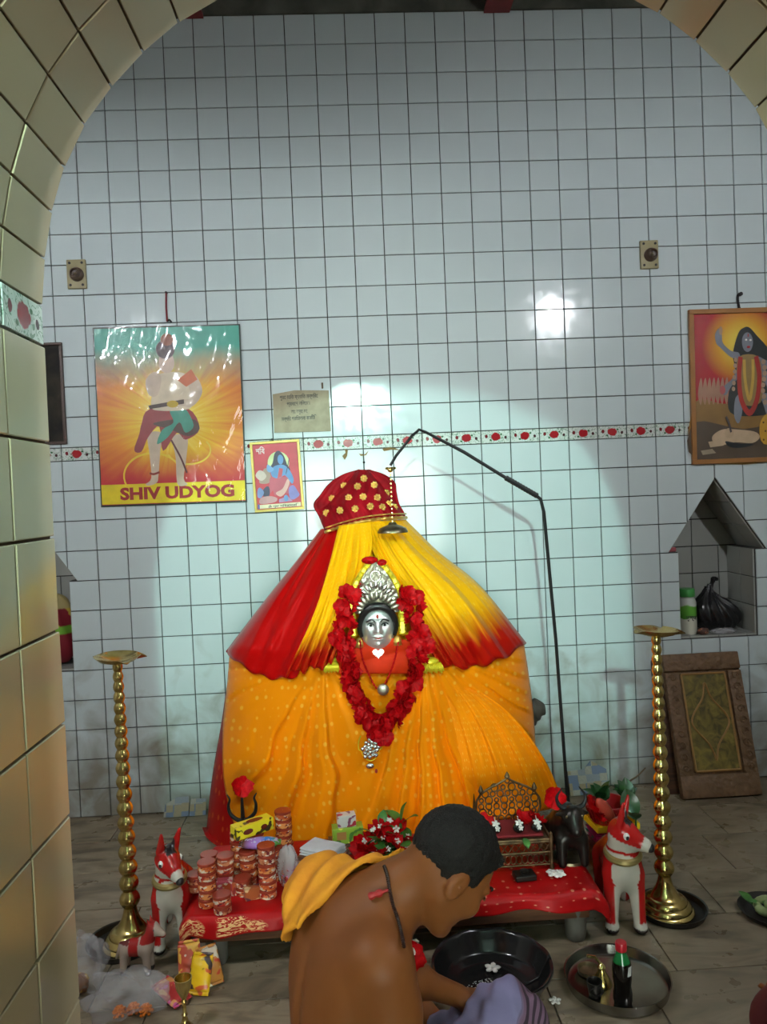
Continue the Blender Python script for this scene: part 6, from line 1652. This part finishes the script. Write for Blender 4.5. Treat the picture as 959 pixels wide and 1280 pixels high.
board('plain dark board leaning on the wall behind the carved one', 1.690, -.165, .38, .66, .235, .022, False)
# ------------------------------------------------------------------ the seated priest
V3 = lambda *a: np.array(a, float)
fa = math.radians(28)
Ff = V3(math.cos(fa), math.sin(fa), 0); Rr = V3(math.sin(fa), -math.cos(fa), 0); Uz = V3(0, 0, 1)
SHR = W(478, 1204, -2.37); SHL = V3(-.112, -2.085, .605)      # shoulder joints
SHR = V3(SHR[0], SHR[1], .600)
MID = (SHR+SHL)/2
HIP = V3(-.085, -2.285, .105)
HC = W(565, 1080, -2.24)                                        # middle of the skull
ha = math.radians(16); hp_ = math.radians(50)
hf = V3(math.cos(ha)*math.cos(hp_), math.sin(ha)*math.cos(hp_), -math.sin(hp_)); hs = unit(np.cross(hf, Uz)); hu = np.cross(hs, hf)
HB = np.stack([hs, hf, hu])
def hp(s, f, u): return HC+hs*s+hf*f+hu*u
KNR = V3(.325, -2.00, .195); KNL = V3(.02, -1.74, .175)
ANR = V3(.10, -1.90, .075); ANL = V3(.24, -2.02, .07)
ELR = SHR+V3(.035, .02, -.275); HAR = V3(.235, -2.17, .245)
ELL = V3(.015, -2.02, .385); HAL = V3(.215, -1.965, .262)
def hand_caps(wrist, d, nrm):
    d = unit(d); n = unit(nrm-d*(nrm@d)); s = np.cross(d, n); out = [(wrist, wrist+d*.055, .026, .030, .5)]
    pal = wrist+d*.075
    caps = []
    for k, (o, L) in enumerate(((-.030, .066), (-.010, .078), (.011, .074), (.031, .058))):
        a = wrist+d*.078+s*o; b = a+d*L*.45-n*.006; c = b+d*L*.32-n*L*.24; e = c+d*L*.14-n*L*.26
        caps += [(a, b, .0098, .0090), (b, c, .0088, .0080), (c, e, .0080, .0068)]
    a = wrist+d*.028-s*.028; b = a+d*.030-s*.026-n*.008; c = b+d*.030-s*.006-n*.012
    caps += [(a, b, .0125, .0105), (b, c, .0105, .0085)]
    return pal, d, s, n, caps
PALR = hand_caps(HAR, V3(.7, .6, -.35), Uz); PALL = hand_caps(HAL, V3(.85, -.1, -.35), Uz)
CH = MID+V3(-.015, -.01, -.12)
def torso(P):
    B = np.stack([Rr, Ff, Uz]); lean = unit(MID-HIP); f2 = unit(Ff-lean*(Ff@lean)); Bt = np.stack([Rr, f2, lean])
    d = d_ell(P, HIP+V3(0, 0, .02), (.175, .125, .12), B)
    d = smin(d, d_ell(P, lerp(HIP, MID, .42), (.138, .100, .16), Bt), .10)
    d = smin(d, d_ell(P, lerp(HIP, MID, .76)-Ff*.005, (.165, .112, .155), Bt), .09)
    d = smin(d, d_cap(P, SHR-V3(0, 0, .005)-Rr*.03, SHL-V3(0, 0, .005)+Rr*.03, .064, .064), .07)
    for s, S in ((1, SHR), (-1, SHL)):                          # shoulder blade and trapezius
        d = smin(d, d_ell(P, S-Rr*s*.075-Ff*.070-Uz*.075, (.052, .030, .075), Bt), .05)
        d = smin(d, d_cap(P, S-Rr*s*.02+Uz*.02, lerp(MID, HC, .42)+Uz*.0, .045, .050), .06)
        d = smin(d, d_ell(P, S-Rr*s*.085+Ff*.065-Uz*.09, (.07, .03, .06), Bt), .05)
    sp = np.abs((P-MID)@Rr)                                     # furrow of the spine
    bk = ((P-MID)@f2) < 0
    hz_ = P[:, 2]
    d = d+np.where(bk, .007*np.exp(-(sp/.018)**2)*np.clip((.60-hz_)/.1, 0, 1), 0)
    return d
def limb(P, a, b, c, ra, rb, rc, bulge):
    d = smin(d_cap(P, a, b, ra, rb), d_cap(P, b, c, rb*1.02, rc), .02)
    for (p, q, t, r) in bulge: d = smin(d, d_ell(P, lerp(p, q, t), (r, r, r*1.9), None) if False else d_cap(P, lerp(p, q, t-.16), lerp(p, q, t+.16), r*.9, r), .04)
    return d
def head(P):
    d = d_ell(P, hp(0, -.012, .022), (.076, .097, .090), HB)                       # cranium
    d = smin(d, d_ell(P, hp(0, .040, -.040), (.060, .055, .075), HB), .04)         # face
    d = smin(d, d_cap(P, hp(-.045, .000, -.060), hp(-.018, .062, -.108), .022, .020), .03); d = smin(d, d_cap(P, hp(.045, .000, -.060), hp(.018, .062, -.108), .022, .020), .03)
    d = smin(d, d_ell(P, hp(0, .080, -.112), (.022, .018, .018), HB), .02)         # chin
    d = smin(d, d_cap(P, hp(0, .086, .000), hp(0, .108, -.040), .010, .014), .016) # nose
    for s in (-1, 1):
        d = smin(d, d_ell(P, hp(s*.013, .101, -.046), (.010, .011, .009), HB), .008)
        d = smin(d, d_ell(P, hp(s*.036, .074, -.036), (.020, .018, .018), HB), .03)
        d = smax(d, -d_ell(P, hp(s*.031, .094, -.004), (.018, .012, .011), HB), .012)
        d = smin(d, d_ell(P, hp(s*.031, .078, -.004), (.0135, .0135, .0125), HB), .003)
        d = smin(d, d_cap(P, hp(s*.012, .092, .014), hp(s*.048, .078, .014), .008, .007), .012)
        ear = d_ell(P, hp(s*.078, -.008, -.022), (.010, .021, .034), HB)           # ear with its bowl and rim
        ear = smax(ear, -d_ell(P, hp(s*.088, -.005, -.018), (.009, .012, .020), HB), .005)
        ear = smin(ear, d_ell(P, hp(s*.084, -.004, -.020), (.005, .006, .008), HB), .004)
        d = smin(d, ear, .008)
    d = smin(d, d_ell(P, hp(0, .090, -.072), (.022, .012, .0065), HB), .008); d = smin(d, d_ell(P, hp(0, .088, -.085), (.019, .012, .007), HB), .007)
    return d
NK0 = MID+Uz*.03+Ff*.015
def body(P):
    d = torso(P)
    d = smin(d, d_cap(P, NK0, hp(0, -.035, -.035), .062, .056), .05)
    d = smin(d, head(P), .025)
    for S, E, H_, pal in ((SHR, ELR, HAR, PALR), (SHL, ELL, HAL, PALL)):
        a = limb(P, S, E, H_, .056, .041, .027, [(S, E, .15, .060), (S, E, .5, .050), (E, H_, .25, .043)])
        h_ = d_ell(P, pal[0]-pal[1]*.02, (.040, .052, .017), np.stack([pal[2], pal[1], pal[3]]))
        for c in pal[4]: h_ = smin(h_, d_cap(P, *c), .006)
        d = smin(d, smin(a, h_, .02), .022)
    for s, K, A in ((1, KNR, ANR), (-1, KNL, ANL)):
        d = smin(d, limb(P, HIP+Rr*s*.09+Ff*.03, K, A, .085, .056, .036, [(K, A, .3, .052)]), .05)
        d = smin(d, d_cap(P, A-Uz*.02, A+unit(V3(.2*s, .9, 0))*.12-Uz*.035, .034, .026), .03)
    return d
man = thing('person', 'bare-backed seated person bowing towards the platform with an orange cloth on one shoulder', 'person', (HIP[0], HIP[1], 0))
MO = -V3(HIP[0], HIP[1], 0)
def _skin(t_):
    n = t_.noise(t_.pos, 26, 5); n2 = t_.noise(t_.pos, 5, 3)
    c = t_.mix(n2, (.165, .052, .013), (.235, .080, .022)); c = t_.mix(t_.math('MULTIPLY', n, .3), c, (.12, .036, .010))
    t_.link(c, t_.base); t_.rou.default_value = .5; t_.b.inputs['Specular IOR Level'].default_value = .22
    t_.b.inputs['Subsurface Weight'].default_value = .12; t_.b.inputs['Subsurface Radius'].default_value = (.02, .008, .004); t_.b.inputs['Subsurface Scale'].default_value = .5
    t_.bump(t_.noise(t_.pos, 260, 2), .08, .001)
M_SKIN = mat('brown_skin', build=_skin)
bd = put('body', sdf_mesh('body', body, (-.34, -2.56, -.004), (.52, -1.56, .90), .0068), M_SKIN, man, MO)
sm_ = bd.modifiers.new('smooth', 'CORRECTIVE_SMOOTH') if False else None
def hair(P):
    d = d_ell(P, hp(0, -.014, .026), (.082, .103, .095), HB)
    q = P-HC; f_ = q@hf; u_ = q@hu; s_ = np.abs(q@hs)
    line = u_-(.046+.040*np.clip((f_-.045)/.04, -1, 1.2))                         # above the hair line: brow high, temples, then down behind the ear
    side = np.where(f_ < .035, u_+.020+np.clip(-(f_-.02)*1.15, -.06, .075), line)
    mask = -np.minimum(np.where(f_ < .035, side, line), 1)
    tuft = smin(d, d_cap(P, hp(-.03, .078, .070), hp(.04, .090, .056), .026, .022), .03)
    tuft = tuft+.0022*np.sin(s_*420+u_*90)*np.sin(f_*260)
    return smax(tuft, mask, .008)
M_HAIR = mat('black_hair', build=lambda t_: (t_.link(t_.ramp(t_.noise(t_.pos, 180, 4), [(.3, (.003, .0025, .002)), (.75, (.012, .009, .007))]), t_.base), setattr(t_.rou, 'default_value', .6), setattr(t_.b.inputs['Specular IOR Level'], 'default_value', .25), t_.bump(t_.noise(t_.pos, 420, 2), .9, .003)))
put('hair', sdf_mesh('hair', hair, HC-.16, HC+.16, .0045), M_HAIR, man, MO)
for s in (-1, 1):
    put('eyebrow', MB().tube([hp(s*(.012+.040*k/6), .098-.016*(k/6)**2, .020+.005*math.sin(PI*k/6)) for k in range(7)], [.002, .003, .0034, .0034, .003, .0026, .0012], 6).mesh('eyebrow', True), M_HAIR, man, MO)
    put('eye', MB().ball(hp(s*.031, .0795, -.004), (.0118, .0118, .0118), 12, 8).mesh('eye', True), M_WHITE, man, MO)
    put('eyelid', MB().tube([hp(s*(.018+.027*k/6), .0925-.004*abs(k/3-1), -.004+.004*math.sin(PI*k/6)) for k in range(7)], .0028, 6).mesh('eyelid', True), M_SKIN, man, MO)
# orange cloth over the far shoulder
def shawl(P):
    b = torso(P); q = P-MID; s = q@Rr; f_ = q@Ff; u_ = q[:, 2]
    b = smin(b, d_cap(P, NK0, hp(0, -.035, -.035), .060, .052), .05); b = smin(b, d_cap(P, SHL, ELL, .060, .046), .05)
    wr = .006*np.sin(s*70+f_*26+u_*18)+.004*np.sin(s*120-u_*50+f_*60)
    out = np.abs(b-.014-wr)-.0075
    near = s-(-.030+.05*np.clip(f_/.1, -1, 1)*0+.25*np.clip(u_, -.25, .1)+.10*np.clip(f_, -.2, .2))    # edge towards the spine
    far = -(s+.232)
    low = -(u_+.030+.03*np.sin(s*30)-.25*(s+.1))
    lowf = np.where(f_ > .0, -(u_+.22), low)
    return smax(smax(out, near, .006), smax(far, lowf, .006), .006)
put('shoulder_cloth', sdf_mesh('shoulder_cloth', shawl, MID-V3(.40, .36, .34), MID+V3(.36, .40, .24), .0062), mat('orange_cotton', build=lambda t_: (t_.link(t_.ramp(t_.noise(t_.pos, 14, 5), [(.3, (.62, .21, .008)), (.7, (.82, .34, .012))]), t_.base), setattr(t_.rou, 'default_value', .85), t_.bump(t_.noise(t_.pos, 120, 3), .4, .003))), man, MO)
# checked lavender waist cloth
def lungi(P):
    B = np.stack([Rr, Ff, Uz])
    d = d_ell(P, HIP+V3(0, 0, .0), (.195, .150, .150), B)
    d = smin(d, d_cap(P, HIP+Rr*.09+Ff*.05, KNR+V3(.012, .01, .020), .110, .080), .08)
    d = smin(d, d_cap(P, HIP-Rr*.09+Ff*.05, KNL, .108, .078), .08)
    d = smin(d, d_cap(P, KNR, lerp(KNR, ANR, .55), .082, .075), .05)
    d = smin(d, d_cap(P, KNR+V3(.02, .01, -.01), (.42, -1.95, .05), .075, .06), .06)
    a = (P-KNR)@unit(V3(.4, .7, -.3)); d = d+.006*np.sin((P@unit(V3(.8, -.4, .5)))*85+np.sin(P[:, 1]*20))+.003*np.sin(P[:, 0]*140+P[:, 2]*60)
    return smax(d, -(P[:, 2]-.004), .01)
def _lungi(t_):
    n = t_.noise(t_.pos, 10, 4)
    c = t_.mix(n, (.16, .145, .27), (.24, .22, .37))
    x, y, z = t_.sep(t_.pos)
    g = t_.math('ADD', t_.math('MULTIPLY', x, 1.0), t_.math('MULTIPLY', z, -.75))
    reg = t_.ramp(g, [(.150, (0, 0, 0)), (.158, (1, 1, 1))])
    st = t_.ramp(t_.math('FRACT', t_.math('MULTIPLY', g, 42.0)), [(.0, (1, 1, 1)), (.42, (1, 1, 1)), (.48, (0, 0, 0)), (1, (0, 0, 0))])
    c = t_.mix(reg, c, (.16, .09, .14)); c = t_.mix(t_.math('MULTIPLY', reg, st), c, (.035, .018, .03))
    t_.link(c, t_.base); t_.rou.default_value = .85; t_.bump(t_.noise(t_.pos, 150, 3), .3, .002)
put('waist_cloth', sdf_mesh('waist_cloth', lungi, (-.36, -2.56, -.008), (.50, -1.60, .36), .008), mat('lavender_check_cotton', build=_lungi), man, MO)
# rosary with a red tassel
def onray(x, y, off=.006):
    d = ray(x, y); d = d/np.linalg.norm(d); t = .9
    for _ in range(120):
        v = body((CAM+d*t)[None])[0]-off
        if v < 4e-4: return CAM+d*t
        t += max(v*.8, 4e-4)
        if t > 2.4: return W(x, y, -2.2)
    return CAM+d*t
beads = [onray(x, y) for x, y in ((480, 1082), (484, 1094), (487, 1112), (491, 1130), (497, 1148), (502, 1166), (505, 1182))]
beads += [W(509, 1200, -2.24), W(516, 1225, -2.18), W(524, 1255, -2.14)]
bp = spl(beads, 130)
put('rosary', MB().tube(bp, [.0026+.0018*(k % 2) for k in range(131)], 6).mesh('rosary', True), mat('dark_seed_beads', (.025, .008, .005), .45), man, MO)
t1 = onray(461, 1121, .009)
tas = put('tassel', MB().tube([lerp(beads[2], t1, k/12) for k in range(13)], [.002, .003, .0035, .003, .004, .008, .0085, .008, .006, .0065, .008, .0085, .006], 8).mesh('tassel', True), mat('red_thread', (.36, .012, .012), .5), man, MO)
flower('red hibiscus bloom caught on the rosary of the seated person', W(516, 1195, -2.20), (PI/2-.5, .5, 0), .9, None, 3)
tag(put('white_blossom', WF, None, None, W(511, 1181, -2.19), (1.2, 0, .5), 1.5), 'white blossom beside the red bloom on the rosary', 'flower')

# ------------------------------------------------------------------ devotee in a dark red shawl at the right edge
DX, DY = 1.085, -2.36
def devotee(P):
    d = d_ell(P, (DX, DY, .13), (.27, .25, .17)); d = smin(d, d_ell(P, (DX+.03, DY, .40), (.165, .13, .28)), .12)
    d = smin(d, d_cap(P, (DX-.10, DY, .58), (DX+.20, DY, .58), .075, .075), .10)
    d = smin(d, d_cap(P, (DX-.12, DY, .55), (DX-.17, DY+.10, .34), .060, .060), .06); d = smin(d, d_cap(P, (DX-.17, DY+.10, .34), (DX-.06, DY+.26, .27), .058, .045), .05)
    d = smin(d, d_cap(P, (DX-.06, DY+.06, .10), (DX-.20, DY+.26, .09), .10, .085), .08)
    a = np.arctan2(P[:, 1]-DY, P[:, 0]-DX)
    return smax(d+.005*np.sin(a*13+P[:, 2]*26), -P[:, 2]+.002, .01)
dv = thing('person', 'person wrapped in a dark red shawl sitting on the floor beside the steel platter', 'person', (DX, DY, 0))
def dvhead(P):
    c = V3(DX+.06, DY+.03, .80); d = d_ell(P, c, (.078, .095, .11)); d = smin(d, d_cap(P, c-V3(0, .02, .08), (DX+.04, DY-.01, .60), .055, .06), .04)
    d = smin(d, d_ell(P, c+V3(0, .095, -.015), (.014, .02, .022)), .015)
    d = smin(d, d_ell(P, c+V3(-.078, 0, -.01), (.01, .02, .03)), .01); d = smin(d, d_ell(P, c+V3(.078, 0, -.01), (.01, .02, .03)), .01)
    h_ = V3(DX-.05, DY+.30, .26)
    for k in range(4): d = np.minimum(d, d_cap(P, h_+V3(-.03+.018*k, .02, 0), h_+V3(-.03+.018*k, .085, -.02), .0095, .0075))
    d = smin(d, d_ell(P, h_+V3(0, -.005, 0), (.042, .05, .018)), .012); d = smin(d, d_cap(P, h_+V3(.03, -.01, 0), h_+V3(.055, .03, -.01), .011, .009), .01)
    d = smin(d, d_cap(P, h_, (DX-.12, DY+.18, .30), .028, .036), .02)
    return d
put('body', sdf_mesh('body', dvhead, (DX-.24, DY-.16, .18), (DX+.20, DY+.44, .95), .0085), M_SKIN, dv, (-DX, -DY, 0))
put('shawl', sdf_mesh('shawl', devotee, (DX-.40, DY-.36, -.006), (DX+.36, DY+.44, .72), .011), mat('dark_red_shawl', build=lambda t_: (t_.link(t_.ramp(t_.noise(t_.pos, 9, 4), [(.3, (.055, .002, .004)), (.7, (.10, .004, .007))]), t_.base), setattr(t_.rou, 'default_value', .7))), dv, (-DX, -DY, 0))
def dvhair(P):
    c = V3(DX+.06, DY+.03, .80); d = d_ell(P, c+V3(0, -.012, .015), (.084, .095, .108)); d = smin(d, d_ell(P, c+V3(0, -.105, -.03), (.04, .035, .04)), .03)
    return smax(d, (P[:, 1]-c[1]-.035)-(P[:, 2]-c[2])*.5, .01)
put('hair', sdf_mesh('hair', dvhair, (DX-.08, DY-.16, .66), (DX+.20, DY+.18, .94), .007), M_HAIR, dv, (-DX, -DY, 0))
for s in (-1, 1): put('eye', MB().ball((DX+.06+s*.03, DY+.03+.088, .805), .009, 10, 8).mesh('eye', True), M_WHITE, dv, (-DX, -DY, 0))
put('mouth', MB().ball((DX+.06, DY+.03+.088, .745), (.02, .008, .007), 10, 6).mesh('mouth', True), M_LIP, dv, (-DX, -DY, 0))
